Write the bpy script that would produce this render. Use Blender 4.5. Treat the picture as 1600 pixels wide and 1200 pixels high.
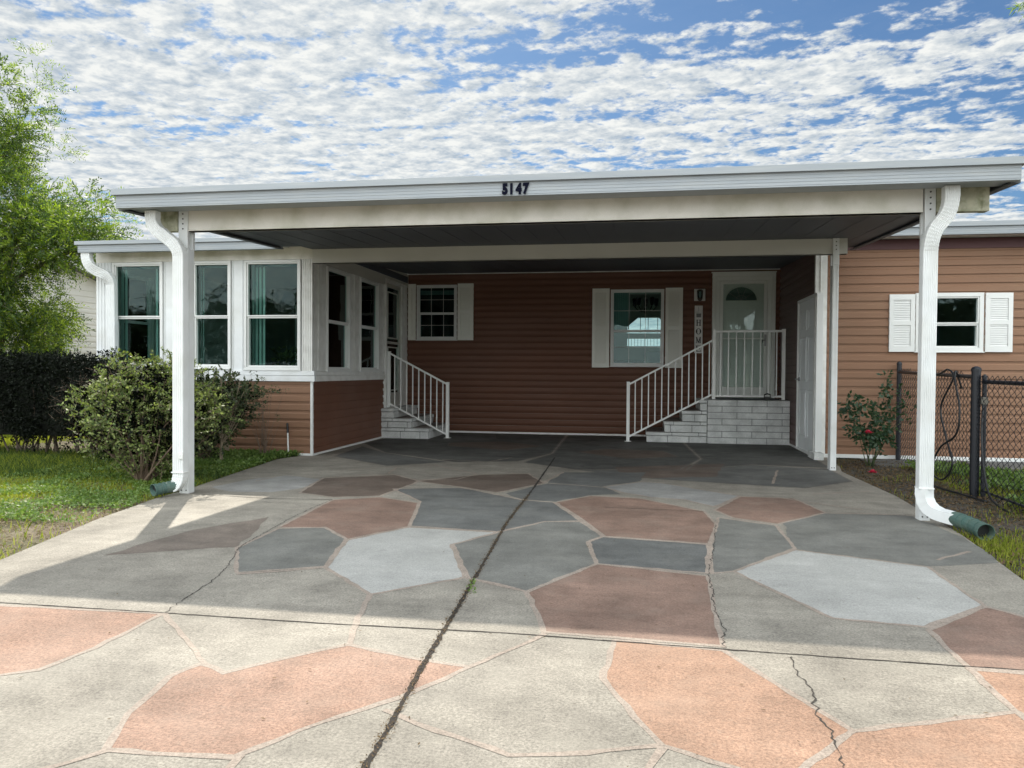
import bpy, bmesh, math, random
import numpy as np
from mathutils import Vector, Matrix
R=math.radians
random.seed(7); RNG=np.random.default_rng(7)
scene=bpy.context.scene
for o in list(bpy.data.objects): bpy.data.objects.remove(o)

# ------------------------------------------------------------------ camera
CAM_H=1.15
cd=bpy.data.cameras.new('camera'); cam=bpy.data.objects.new('camera',cd); scene.collection.objects.link(cam)
th,pi_,ro=R(9.616),R(-1.007),R(.401)
fwd=Vector((-math.sin(th)*math.cos(pi_),math.cos(th)*math.cos(pi_),math.sin(pi_)))
rt=Vector((math.cos(th),math.sin(th),0)); up=rt.cross(fwd)
r2=rt*math.cos(ro)+up*math.sin(ro); u2=up*math.cos(ro)-rt*math.sin(ro)
M=Matrix((r2,u2,-fwd)).transposed().to_4x4(); M.translation=(0,0,CAM_H)
cam.matrix_world=M
cd.sensor_fit='HORIZONTAL'; cd.sensor_width=36; cd.lens=36*1200/1600
cd.clip_start=.05; cd.clip_end=3000
scene.camera=cam

# ------------------------------------------------------------------ sky and sun
SUN_EL,SUN_AZ=R(42.4),R(-26.2)
w=bpy.data.worlds.new('World'); scene.world=w; w.use_nodes=True
nt=w.node_tree; N=nt.nodes; L=nt.links
for n in list(N): N.remove(n)
out=N.new('ShaderNodeOutputWorld')
sky=N.new('ShaderNodeTexSky'); sky.sky_type='NISHITA'; sky.sun_disc=False
sky.sun_elevation=SUN_EL; sky.sun_rotation=SUN_AZ; sky.air_density=1.0; sky.dust_density=.6; sky.ozone_density=2.5
bg1=N.new('ShaderNodeBackground'); bg1.inputs[1].default_value=.040
sat=N.new('ShaderNodeVectorMath'); sat.operation='MULTIPLY'; sat.inputs[1].default_value=(.72,1.0,1.22); L.new(sky.outputs[0],sat.inputs[0]); L.new(sat.outputs[0],bg1.inputs[0])
tc=N.new('ShaderNodeTexCoord'); sep=N.new('ShaderNodeSeparateXYZ'); L.new(tc.outputs['Generated'],sep.inputs[0])
def mth(op,a,b=None,c=None,clamp=False):
    n=N.new('ShaderNodeMath'); n.operation=op; n.use_clamp=clamp
    for i,v in enumerate((a,b,c)):
        if v is None: continue
        if isinstance(v,(int,float)): n.inputs[i].default_value=v
        else: L.new(v,n.inputs[i])
    return n.outputs[0]
zz=mth('MAXIMUM',mth('ADD',sep.outputs[2],.06),.05)
px=mth('DIVIDE',sep.outputs[0],zz); py=mth('DIVIDE',sep.outputs[1],zz)
cmb=N.new('ShaderNodeCombineXYZ'); L.new(px,cmb.inputs[0]); L.new(py,cmb.inputs[1])
def noise(scale,detail,rough,rot,sx,sy,off=(0,0,0),dist=0.):
    mp=N.new('ShaderNodeMapping'); mp.inputs['Rotation'].default_value=(0,0,rot); mp.inputs['Scale'].default_value=(sx,sy,1); mp.inputs['Location'].default_value=off
    L.new(cmb.outputs[0],mp.inputs[0])
    n=N.new('ShaderNodeTexNoise'); n.inputs['Scale'].default_value=scale; n.inputs['Detail'].default_value=detail; n.inputs['Roughness'].default_value=rough; n.inputs['Distortion'].default_value=dist
    L.new(mp.outputs[0],n.inputs[0]); return n.outputs[0]
puff=noise(12.5,4,.52,R(38),1.0,1.12,(3.1,1.7,0),.2)
small=noise(46,5,.65,R(20),1.0,1.0,(7.1,2.7,0),.1)
cover=noise(1.15,4,.55,R(-28),1,2.2,(5.3,2.2,0))
veil=noise(2.1,4,.55,R(30),.6,1.6,(1.3,8.2,0),.3)
# the deck thins out towards the upper right, as in the photograph
thin=mth('ADD',mth('MULTIPLY',sep.outputs[0],.42),mth('MULTIPLY',sep.outputs[2],.95))
dens=mth('ADD',mth('ADD',mth('ADD',mth('MULTIPLY',puff,1.7),mth('MULTIPLY',mth('SUBTRACT',small,.5),.55)),mth('MULTIPLY',cover,2.0)),mth('MULTIPLY',veil,.55))
dens=mth('SUBTRACT',dens,mth('MAXIMUM',mth('MINIMUM',mth('ADD',thin,-.37),.30),-.26))
# cloud cover thickened behind the camera, part of the added fill
bk=N.new('ShaderNodeMapRange'); bk.interpolation_type='SMOOTHSTEP'; L.new(sep.outputs[1],bk.inputs[0])
bk.inputs[1].default_value=.30; bk.inputs[2].default_value=-.30; bk.inputs[3].default_value=0; bk.inputs[4].default_value=1
dens=mth('ADD',dens,mth('MULTIPLY',bk.outputs[0],.55))
mr=N.new('ShaderNodeMapRange'); mr.interpolation_type='SMOOTHSTEP'; L.new(dens,mr.inputs[0])
mr.inputs[1].default_value=1.88; mr.inputs[2].default_value=2.28; mr.inputs[3].default_value=.02; mr.inputs[4].default_value=.97
mr2=N.new('ShaderNodeMapRange'); L.new(mth('ADD',mth('MULTIPLY',noise(12.5,5,.55,R(38),1.0,1.12,(3.13,1.73,0),.2),.75),mth('MULTIPLY',small,.25)),mr2.inputs[0]); mr2.inputs[1].default_value=.36; mr2.inputs[2].default_value=.60
cr=N.new('ShaderNodeMix'); cr.data_type='RGBA'; L.new(mr2.outputs[0],cr.inputs[0])
cr.inputs[6].default_value=(.27,.315,.36,1); cr.inputs[7].default_value=(.545,.55,.53,1)
bg2=N.new('ShaderNodeBackground'); 
# clouds behind the camera are boosted as added fill for the shaded fronts
L.new(mth('ADD',mth('MULTIPLY',bk.outputs[0],2.6),1.0),bg2.inputs[1]); L.new(cr.outputs[2],bg2.inputs[0])
mx=N.new('ShaderNodeMixShader'); L.new(mr.outputs[0],mx.inputs[0]); L.new(bg1.outputs[0],mx.inputs[1]); L.new(bg2.outputs[0],mx.inputs[2])
L.new(mx.outputs[0],out.inputs[0])
sl=bpy.data.lights.new('sun','SUN'); sl.energy=3.1; sl.angle=R(.6); sl.color=(1,.92,.79)
so=bpy.data.objects.new('sun',sl); scene.collection.objects.link(so)
tosun=Vector((math.sin(SUN_AZ)*math.cos(SUN_EL),math.cos(SUN_AZ)*math.cos(SUN_EL),math.sin(SUN_EL)))
so.rotation_euler=tosun.to_track_quat('Z','Y').to_euler()
so.location=(0,0,20)
vs=scene.view_settings; vs.view_transform='Standard'; vs.look='None'; vs.exposure=0.80; vs.gamma=1
scene.render.engine='CYCLES'

# ------------------------------------------------------------------ materials
def mat(name,col,rough=.6,metal=0.,var=.12,vscale=2.,bump=0.,bscale=60.,spec=.5,tint=None,tscale=1.2,tamt=0.,fine=0.,fscale=120.,stretch=(1,1,1)):
    m=bpy.data.materials.new(name); m.use_nodes=True; n=m.node_tree; b=n.nodes['Principled BSDF']
    b.inputs['Roughness'].default_value=rough; b.inputs['Metallic'].default_value=metal; b.inputs['Specular IOR Level'].default_value=spec
    tcn=n.nodes.new('ShaderNodeTexCoord'); mp=n.nodes.new('ShaderNodeMapping'); mp.inputs['Scale'].default_value=stretch
    n.links.new(tcn.outputs['Object'],mp.inputs[0])
    def ns(s,d=4):
        t=n.nodes.new('ShaderNodeTexNoise'); t.inputs['Scale'].default_value=s; t.inputs['Detail'].default_value=d; n.links.new(mp.outputs[0],t.inputs[0]); return t.outputs[0]
    def rng(src,lo,hi,a=.3,bb=.7):
        r=n.nodes.new('ShaderNodeMapRange'); n.links.new(src,r.inputs[0]); r.inputs[1].default_value=a; r.inputs[2].default_value=bb; r.inputs[3].default_value=lo; r.inputs[4].default_value=hi; return r.outputs[0]
    def mul(c,f):
        x=n.nodes.new('ShaderNodeVectorMath'); x.operation='SCALE'
        if isinstance(c,tuple): x.inputs[0].default_value=c
        else: n.links.new(c,x.inputs[0])
        n.links.new(f,x.inputs['Scale']); return x.outputs[0]
    c=tuple(col)
    if tint:
        mxn=n.nodes.new('ShaderNodeMix'); mxn.data_type='RGBA'; n.links.new(rng(ns(tscale,6),0,tamt,.45,.7),mxn.inputs[0])
        mxn.inputs[6].default_value=(*col,1); mxn.inputs[7].default_value=(*tint,1); c=mxn.outputs[2]
    if var: c=mul(c,rng(ns(vscale,6),1-var,1+var*.6))
    if fine: c=mul(c,rng(ns(fscale,3),1-fine,1+fine))
    if isinstance(c,tuple): b.inputs['Base Color'].default_value=(*c,1)
    else: n.links.new(c,b.inputs['Base Color'])
    if bump:
        bp=n.nodes.new('ShaderNodeBump'); bp.inputs['Strength'].default_value=bump; bp.inputs['Distance'].default_value=.01
        n.links.new(ns(bscale,5),bp.inputs['Height']); n.links.new(bp.outputs[0],b.inputs['Normal'])
    return m
def leaf_mat(name,col,col2,trans=.35,rough=.5,spec=.4):
    m=bpy.data.materials.new(name); m.use_nodes=True; n=m.node_tree; b=n.nodes['Principled BSDF']
    g=n.nodes.new('ShaderNodeNewGeometry'); mxn=n.nodes.new('ShaderNodeMix'); mxn.data_type='RGBA'
    n.links.new(g.outputs['Random Per Island'],mxn.inputs[0]); mxn.inputs[6].default_value=(*col,1); mxn.inputs[7].default_value=(*col2,1)
    n.links.new(mxn.outputs[2],b.inputs['Base Color']); b.inputs['Roughness'].default_value=rough; b.inputs['Specular IOR Level'].default_value=spec
    t=n.nodes.new('ShaderNodeBsdfTranslucent'); sc=n.nodes.new('ShaderNodeVectorMath'); sc.operation='MULTIPLY'; sc.inputs[1].default_value=(1.5,1.6,.7)
    n.links.new(mxn.outputs[2],sc.inputs[0]); n.links.new(sc.outputs[0],t.inputs[0])
    ms=n.nodes.new('ShaderNodeMixShader'); ms.inputs[0].default_value=trans
    n.links.new(b.outputs[0],ms.inputs[1]); n.links.new(t.outputs[0],ms.inputs[2]); n.links.new(ms.outputs[0],n.nodes['Material Output'].inputs[0])
    return m
def glass_mat(name,tint,ior=1.5,rough=.0):
    m=bpy.data.materials.new(name); m.use_nodes=True; n=m.node_tree
    for x in list(n.nodes): n.nodes.remove(x)
    o=n.nodes.new('ShaderNodeOutputMaterial'); t=n.nodes.new('ShaderNodeBsdfTransparent'); t.inputs[0].default_value=(*tint,1)
    g=n.nodes.new('ShaderNodeBsdfGlossy'); g.inputs['Roughness'].default_value=rough; g.inputs[0].default_value=(.75,.85,.82,1)
    f=n.nodes.new('ShaderNodeFresnel'); f.inputs[0].default_value=ior
    # float glass is never perfectly flat
    tcn=n.nodes.new('ShaderNodeTexCoord'); nz=n.nodes.new('ShaderNodeTexNoise'); nz.inputs['Scale'].default_value=2.2; n.links.new(tcn.outputs['Object'],nz.inputs[0])
    bp=n.nodes.new('ShaderNodeBump'); bp.inputs['Strength'].default_value=.12; bp.inputs['Distance'].default_value=.02; n.links.new(nz.outputs[0],bp.inputs['Height'])
    n.links.new(bp.outputs[0],g.inputs['Normal'])
    mxs=n.nodes.new('ShaderNodeMixShader'); n.links.new(f.outputs[0],mxs.inputs[0]); n.links.new(t.outputs[0],mxs.inputs[1]); n.links.new(g.outputs[0],mxs.inputs[2])
    n.links.new(mxs.outputs[0],o.inputs[0]); return m
def concrete(name,col,dirt=.55,pit=.35):
    m=mat(name,col,rough=.78,var=0,spec=.35); n=m.node_tree; b=n.nodes['Principled BSDF']
    tcn=n.nodes.new('ShaderNodeTexCoord'); obj_=tcn.outputs['Object']
    def ns(s,d,ro_=.55,st=None):
        t=n.nodes.new('ShaderNodeTexNoise'); t.inputs['Scale'].default_value=s; t.inputs['Detail'].default_value=d; t.inputs['Roughness'].default_value=ro_
        if st:
            mp=n.nodes.new('ShaderNodeMapping'); mp.inputs['Scale'].default_value=st; n.links.new(obj_,mp.inputs[0]); n.links.new(mp.outputs[0],t.inputs[0])
        else: n.links.new(obj_,t.inputs[0])
        return t.outputs[0]
    def rng(src,a,bb,lo,hi):
        r=n.nodes.new('ShaderNodeMapRange'); n.links.new(src,r.inputs[0]); r.inputs[1].default_value=a; r.inputs[2].default_value=bb; r.inputs[3].default_value=lo; r.inputs[4].default_value=hi; return r.outputs[0]
    def mm(a,c):
        x=n.nodes.new('ShaderNodeMath'); x.operation='MULTIPLY'; n.links.new(a,x.inputs[0]); n.links.new(c,x.inputs[1]); return x.outputs[0]
    big=rng(ns(.9,6,.6),.3,.7,1-.28*dirt,1+.12*dirt); mid=rng(ns(7,5,.65),.3,.72,1-.16*dirt,1+.1*dirt)
    wear=rng(ns(38,6,.75),.34,.66,1-.3*pit,1+.3*pit); fine=rng(ns(95,4,.8),.36,.60,1-.85*pit,1+.45*pit)
    spot=rng(ns(3.3,2,.5),.70,.76,1,.78)
    blot=rng(ns(2.3,7,.7),.36,.66,1-.30*dirt,1+.12*dirt); strk=rng(ns(1.,6,.65,(.9,9,1)),.35,.7,1-.12*dirt,1+.06*dirt); oil=rng(ns(5.5,3,.6),.71,.80,1,.6)
    f=mm(mm(mm(mm(big,mid),mm(wear,fine)),mm(spot,oil)),mm(blot,strk))
    x=n.nodes.new('ShaderNodeVectorMath'); x.operation='SCALE'; x.inputs[0].default_value=col; n.links.new(f,x.inputs['Scale'])
    # paint worn through to the slab
    mxn=n.nodes.new('ShaderNodeMix'); mxn.data_type='RGBA'; ad=n.nodes.new('ShaderNodeMath'); ad.operation='MAXIMUM'; n.links.new(rng(ns(34,7,.8),.52,.70,0,.75*pit*2),ad.inputs[0]); n.links.new(rng(ns(2.9,6,.72),.50,.72,0,.7*dirt),ad.inputs[1]); n.links.new(ad.outputs[0],mxn.inputs[0])
    n.links.new(x.outputs[0],mxn.inputs[6]); mxn.inputs[7].default_value=tuple(.6*c_+.4*d_ for c_,d_ in zip(col,(.235,.225,.19)))+(1,)
    n.links.new(mxn.outputs[2],b.inputs['Base Color'])
    n.links.new(rng(ns(1.6,4),.35,.65,.62,.85),b.inputs['Roughness'])
    bp=n.nodes.new('ShaderNodeBump'); bp.inputs['Strength'].default_value=.55; bp.inputs['Distance'].default_value=.004
    n.links.new(ns(120,4,.7),bp.inputs['Height']); n.links.new(bp.outputs[0],b.inputs['Normal'])
    return m
M={}
M['white']=mat('white_painted_aluminium',(.74,.76,.76),.42,var=.07,vscale=5,tint=(.50,.49,.42),tscale=3,tamt=.30)
M['fascia']=mat('weathered_grey_white_fascia',(.30,.33,.355),.5,var=.08,vscale=1.2,stretch=(.5,1,6),tint=(.42,.43,.42),tscale=5,tamt=.4)
M['beam']=mat('cream_beam',(.78,.755,.69),.5,var=.08,vscale=2,tint=(.33,.33,.20),tscale=3.2,tamt=.45,fine=.03)
M['mildew']=mat('mildewed_beam_end',(.52,.51,.38),.6,var=.25,vscale=9,tint=(.16,.18,.08),tscale=14,tamt=.8)
M['rearbeam']=mat('rear_beam_taupe',(.56,.55,.50),.5,var=.06)
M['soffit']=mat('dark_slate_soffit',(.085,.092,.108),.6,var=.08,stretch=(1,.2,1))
M['trim']=mat('white_trim',(.80,.80,.77),.45,var=.06,vscale=6,tint=(.45,.44,.38),tscale=7,tamt=.35)
M['shutter']=mat('off_white_shutter',(.86,.86,.79),.5,var=.05)
M['vinyl']=mat('white_vinyl',(.74,.75,.73),.35,var=.04)
M['siding']=mat('rust_brown_siding',(.165,.078,.050),.6,spec=.3,var=.10,vscale=1.6,stretch=(.4,1,1),tint=(.19,.11,.085),tscale=1.1,tamt=.5,bump=.12,bscale=90)
M['siding2']=mat('terracotta_brown_siding',(.245,.135,.082),.6,spec=.3,var=.10,vscale=1.6,stretch=(.4,1,1),tint=(.285,.178,.115),tscale=1.1,tamt=.5,bump=.12,bscale=90)
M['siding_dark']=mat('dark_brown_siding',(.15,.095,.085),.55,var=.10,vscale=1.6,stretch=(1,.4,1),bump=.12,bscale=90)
M['maroon']=mat('maroon_frieze',(.075,.02,.022),.5,var=.1)
M['brick']=mat('grey_slump_block',(.66,.67,.65),.8,var=.22,vscale=5,tint=(.44,.45,.44),tscale=4,tamt=.5,fine=.1,fscale=70,bump=.5,bscale=50)
M['mortar']=mat('grey_mortar',(.25,.255,.25),.9,var=.15,bump=.4,bscale=80)
M['tread']=mat('brown_grey_tread',(.24,.21,.19),.8,var=.2,vscale=5,bump=.3,bscale=50)
M['rail']=mat('rail_white_enamel',(.82,.83,.80),.35,var=.05)
M['black']=mat('black_plastic',(.012,.013,.016),.45,var=.1)
M['blackmetal']=mat('black_coated_steel',(.012,.014,.02),.4,var=.1)
M['hose']=mat('black_rubber_hose',(.014,.015,.017),.5,var=.1)
M['green']=mat('green_drain_plastic',(.06,.115,.10),.5,var=.15,vscale=8,tint=(.13,.15,.11),tscale=9,tamt=.5)
M['door']=mat('painted_door',(.82,.85,.79),.4,var=.05)
M['shed_door']=mat('painted_shed_door',(.84,.87,.87),.45,var=.06)
M['steel']=mat('dull_steel',(.35,.35,.35),.35,metal=.9,var=.05)
M['screw']=mat('dark_screw',(.02,.02,.02),.5,var=0)
M['glass']=glass_mat('teal_window_glass',(.74,.87,.85),1.33)
M['clear']=glass_mat('window_glass',(.68,.82,.82),1.38)
M['storm']=glass_mat('storm_door_glass',(.90,.93,.92),1.42)
M['interior']=mat('interior_wall',(.55,.58,.52),.8,var=.05)
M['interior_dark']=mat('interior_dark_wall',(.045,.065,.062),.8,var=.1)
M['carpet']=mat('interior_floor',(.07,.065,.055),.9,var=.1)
M['curtain']=mat('pale_curtain',(.34,.44,.40),.8,var=.08,vscale=8,stretch=(8,8,.3))
M['wood']=mat('weathered_wood',(.25,.2,.14),.85,var=.2)
M['darkwood']=mat('dark_table_wood',(.035,.028,.024),.35,var=.2)
M['bark']=mat('bark',(.13,.10,.075),.9,var=.3,vscale=20,bump=.6,bscale=40)
M['twig']=mat('brown_twig',(.17,.12,.085),.85,var=.2)
M['cream']=mat('cream_siding',(.80,.77,.70),.6,var=.05)
M['sign']=mat('grey_white_sign_board',(.80,.79,.76),.6,var=.06)
M['ink']=mat('dark_lettering',(.025,.022,.024),.5,var=0)
M['navy']=mat('navy_house_digits',(.004,.005,.014),.9,spec=.1,var=0)
M['shingle']=mat('grey_roofing',(.22,.22,.22),.85,var=.15,bump=.4,bscale=40)
M['teal']=mat('teal_drape',(.03,.12,.12),.8,var=.1)
M['red']=mat('red_petal',(.55,.03,.07),.5,var=.15,vscale=30)
M['bronze']=mat('aged_lantern',(.16,.15,.13),.4,metal=.5,var=.1)
C={}
C['grey']=concrete('driveway_grey_stain',(.345,.316,.268),.9,.5)
C['grey2']=concrete('driveway_slate_stain',(.205,.203,.185),.8,.3)
C['blue']=concrete('driveway_blue_grey_stain',(.155,.158,.152),.8,.3)
C['brown2']=concrete('driveway_faded_brown_stain',(.225,.185,.155),.9,.4)
C['slate']=concrete('driveway_shade_dark_stain',(.125,.125,.115),1.0,.2)  # dark back stones; their tone also deepens the shade under the roof
C['slate3']=concrete('driveway_faded_joint',(.19,.175,.155),.9,.3)
C['slate2']=concrete('driveway_shade_grey_stain',(.165,.165,.155),1.0,.2)  # second dark tone for the back floor, again with roof shade in it
C['terra_shade']=concrete('driveway_shade_terracotta_stain',(.285,.188,.146),.9,.35)  # darker copy of the terracotta, roof shade put into the colour
C['terra']=concrete('driveway_terracotta_stain',(.36,.225,.165),.8,.5)
C['orange']=concrete('driveway_orange_stain',(.395,.245,.17),.75,.45)
C['brown']=concrete('driveway_brown_stain',(.17,.13,.105),.8,.3)
C['white']=concrete('driveway_white_stain',(.44,.435,.41),.5,.3)
C['pale']=concrete('driveway_pale_stain',(.35,.345,.33),.7,.25)
C['grout']=concrete('driveway_painted_joint',(.385,.32,.268),.7,.4)
C['dark']=mat('joint_dirt',(.03,.024,.019),.95,var=.4,vscale=60)
C['crack']=mat('crack_shadow_gap',(.05,.043,.036),.95,var=.4,vscale=60)

# ------------------------------------------------------------------ builders
COL=scene.collection
ORIG={}
def tag(o,label=None,cat=None,group=None,kind=None):
    if label: o['label']=label
    if cat: o['category']=cat
    if group: o['group']=group
    if kind: o['kind']=kind
    return o
def empty(name,loc,label=None,cat=None,group=None,kind=None):
    o=bpy.data.objects.new(name,None); COL.objects.link(o); o.location=loc; o.empty_display_size=.1
    ORIG[o]=Vector(loc); return tag(o,label,cat,group,kind)
class Fr:
    def __init__(s,o,u,n): s.o=Vector(o); s.u=Vector(u); s.n=Vector(n)
    def p(s,u,z,d): return s.o+s.u*u+s.n*d+Vector((0,0,z))
FW=Fr((0,0,0),(1,0,0),(0,-1,0))        # facing the camera: d is minus Y
def front(y): return Fr((0,y,0),(1,0,0),(0,-1,0))
def east(x): return Fr((x,0,0),(0,1,0),(1,0,0))
def west(x): return Fr((x,0,0),(0,1,0),(-1,0,0))
class MB:
    def __init__(s): s.v=[]; s.f=[]; s.m=[]
    def face(s,pts,m=0):
        i=len(s.v); s.v+= [tuple(p) for p in pts]; s.f.append(tuple(range(i,i+len(pts)))); s.m.append(m)
    def hexa(s,P,m=0):
        i=len(s.v); s.v+=[tuple(p) for p in P]
        for q in ((0,3,2,1),(4,5,6,7),(0,1,5,4),(1,2,6,5),(2,3,7,6),(3,0,4,7)): s.f.append(tuple(i+k for k in q)); s.m.append(m)
        return s
    def box(s,x0,x1,y0,y1,z0,z1,m=0):
        return s.hexa([(x0,y0,z0),(x1,y0,z0),(x1,y1,z0),(x0,y1,z0),(x0,y0,z1),(x1,y0,z1),(x1,y1,z1),(x0,y1,z1)],m)
    def fb(s,F,u0,u1,z0,z1,d0,d1,m=0):
        return s.hexa([F.p(u0,z0,d0),F.p(u1,z0,d0),F.p(u1,z0,d1),F.p(u0,z0,d1),F.p(u0,z1,d0),F.p(u1,z1,d0),F.p(u1,z1,d1),F.p(u0,z1,d1)],m)
    def rot(s,F,uc,zc,du,dz,d0,d1,ang,m=0):
        c,k=math.cos(ang),math.sin(ang); q=[(-du,-dz),(du,-dz),(du,dz),(-du,dz)]
        q=[(uc+a*c-b*k,zc+a*k+b*c) for a,b in q]
        return s.hexa([F.p(q[0][0],q[0][1],d0),F.p(q[1][0],q[1][1],d0),F.p(q[1][0],q[1][1],d1),F.p(q[0][0],q[0][1],d1),F.p(q[3][0],q[3][1],d0),F.p(q[2][0],q[2][1],d0),F.p(q[2][0],q[2][1],d1),F.p(q[3][0],q[3][1],d1)],m)
    def ring(s,F,u0,u1,z0,z1,w,d0,d1,m=0,wb=None,wt=None):
        wb=w if wb is None else wb; wt=w if wt is None else wt
        s.fb(F,u0,u1,z0,z0+wb,d0,d1,m); s.fb(F,u0,u1,z1-wt,z1,d0,d1,m); s.fb(F,u0,u0+w,z0+wb,z1-wt,d0,d1,m); s.fb(F,u1-w,u1,z0+wb,z1-wt,d0,d1,m); return s
    def prism(s,pts,thick,m=0):
        a=[Vector(p) for p in pts]; t=Vector(thick); n=len(a); i=len(s.v)
        s.v+=[tuple(p) for p in a]+[tuple(p+t) for p in a]
        s.f.append(tuple(range(i,i+n))); s.m.append(m); s.f.append(tuple(range(i+2*n-1,i+n-1,-1))); s.m.append(m)
        for k in range(n): s.f.append((i+k,i+(k+1)%n,i+n+(k+1)%n,i+n+k)); s.m.append(m)
        return s
    def sweep(s,path,prof,ref=(0,1,0),m=0,cap=True,scales=None):
        path=[Vector(p) for p in path]; n=len(prof); ref=Vector(ref); rings=[]
        for k,p in enumerate(path):
            t=(path[min(k+1,len(path)-1)]-path[max(k-1,0)]).normalized()
            b=ref-t*ref.dot(t)
            if b.length<1e-4: b=Vector((1,0,0))-t*t.x
            b.normalize(); a=b.cross(t); sc=scales[k] if scales else 1
            rings.append(len(s.v)); s.v+=[tuple(p+a*(x*sc)+b*(y*sc)) for x,y in prof]
        for r0,r1 in zip(rings,rings[1:]):
            for k in range(n): s.f.append((r0+k,r0+(k+1)%n,r1+(k+1)%n,r1+k)); s.m.append(m)
        if cap:
            s.f.append(tuple(rings[0]+k for k in range(n-1,-1,-1))); s.m.append(m); s.f.append(tuple(rings[-1]+k for k in range(n))); s.m.append(m)
        return s
    def tube(s,path,r,seg=8,m=0,scales=None,cap=True):
        pr=[(r*math.cos(2*math.pi*k/seg),r*math.sin(2*math.pi*k/seg)) for k in range(seg)]
        d=Vector(path[-1])-Vector(path[0]); ref=(0,1,0) if abs(d.normalized().y if d.length else 0)<.9 else (1,0,0)
        return s.sweep(path,pr,ref,m,cap,scales)
    def build(s,name,mats,parent=None,bevel=0.,smooth=False,loc=None,fix=True):
        me=bpy.data.meshes.new(name)
        o=bpy.data.objects.new(name,me); COL.objects.link(o)
        root=parent
        if parent is not None: off=ORIG[parent]; o.parent=parent; ORIG[o]=off
        else: off=Vector(loc) if loc is not None else Vector((0,0,0)); o.location=off; ORIG[o]=off
        me.from_pydata([(a-off.x,b-off.y,c-off.z) for a,b,c in s.v],[],s.f)
        for mm_ in (mats if isinstance(mats,(list,tuple)) else [mats]): me.materials.append(mm_)
        if s.m and max(s.m)>0: me.polygons.foreach_set('material_index',s.m)
        if fix:
            bm=bmesh.new(); bm.from_mesh(me); bmesh.ops.recalc_face_normals(bm,faces=bm.faces); bm.to_mesh(me); bm.free()
        if smooth: me.polygons.foreach_set('use_smooth',[True]*len(me.polygons))
        if bevel:
            b=o.modifiers.new('bevel','BEVEL'); b.width=bevel; b.segments=2; b.limit_method='ANGLE'; b.angle_limit=R(50)
        me.update(); return o
def fast(name,V,Fq,mats,parent=None,mi=None,loc=None):
    """V (n,3) array, Fq (m,k) array of polygon corners"""
    V=np.asarray(V,dtype=np.float64).reshape(-1,3)
    off=ORIG[parent] if parent is not None else Vector(loc or (0,0,0))
    V=V-np.array(off); me=bpy.data.meshes.new(name); me.vertices.add(len(V)); me.vertices.foreach_set('co',V.astype(np.float32).ravel())
    k=Fq.shape[1]; me.loops.add(Fq.size); me.loops.foreach_set('vertex_index',Fq.astype(np.int32).ravel())
    me.polygons.add(len(Fq)); me.polygons.foreach_set('loop_start',np.arange(0,Fq.size,k,dtype=np.int32))
    for mm_ in (mats if isinstance(mats,(list,tuple)) else [mats]): me.materials.append(mm_)
    if mi is not None: me.polygons.foreach_set('material_index',mi.astype(np.int32))
    me.update(calc_edges=True); me.validate()
    o=bpy.data.objects.new(name,me); COL.objects.link(o); ORIG[o]=off
    if parent is not None: o.parent=parent
    else: o.location=off
    return o
def nrm(a): return a/np.maximum(1e-9,np.linalg.norm(a,axis=1,keepdims=True))
def leaves(P0,D,length,width,up=.35,fold=False):
    """one leaf (pointed quad) per row, growing from P0 along D"""
    n=len(P0); D=nrm(D); side=np.cross(D,RNG.normal(size=(n,3))+np.array([0,0,up])); side=nrm(side)
    l=length*RNG.uniform(.65,1.25,(n,1)); w_=width*RNG.uniform(.7,1.2,(n,1))
    nn=np.cross(D,side)
    a=P0; b=P0+D*l*.45+side*w_*.5+nn*l*.06; c=P0+D*l; d=P0+D*l*.45-side*w_*.5+nn*l*.06
    V=np.stack([a,b,c,d],1).reshape(-1,3); F=np.arange(4*n).reshape(n,4); return V,F
def spray(centres,rad,ntw,twl,nl,leafl,leafw,outward=None,droop=.1,spread=.9):
    """leafy twigs bursting from points scattered round each centre"""
    c=np.repeat(np.asarray(centres),ntw,axis=0); n=len(c)
    rad=np.asarray(rad,dtype=float); rr=np.repeat(rad,ntw,axis=0) if rad.ndim>0 and len(rad)==len(centres) else rad
    off=nrm(RNG.normal(size=(n,3)))*(RNG.uniform(0,1,(n,1))**.5); off[:,2]*=.75
    off=off*(rr.reshape(-1,1) if np.ndim(rr) else rr)
    p=c+off; d=nrm(off+.0001)*1.0+RNG.normal(size=(n,3))*.55
    if outward is not None: d+=nrm(p-np.asarray(outward))*.8
    d[:,2]-=droop; d=nrm(d); Ls=twl*RNG.uniform(.6,1.3,(n,1))
    t=(np.arange(nl)+.5)/nl; pts=p[:,None,:]+d[:,None,:]*Ls[:,None,:]*t[None,:,None]
    pts[:,:,2]-= (t[None,:]**2)*Ls*.18
    s=nrm(np.cross(d,RNG.normal(size=(n,3)))); sg=np.where(np.arange(nl)%2==0,1,-1)
    ld=d[:,None,:]*.75+s[:,None,:]*sg[None,:,None]*spread+RNG.normal(size=(n,nl,3))*.22
    V,F=leaves(pts.reshape(-1,3),ld.reshape(-1,3),leafl,leafw)
    # twig stems as thin 2-quads crosses
    e=p+d*Ls; e[:,2]-=Ls[:,0]*.18; wv=s*.0025
    TV=np.stack([p-wv,p+wv,e+wv*.5,e-wv*.5],1).reshape(-1,3); TF=np.arange(4*n).reshape(n,4)
    return V,F,TV,TF
def join(parts):
    Vs=[];Fs=[];o=0
    for v,f in parts: Vs.append(v); Fs.append(f+o); o+=len(v)
    return np.concatenate(Vs),np.concatenate(Fs)
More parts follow.
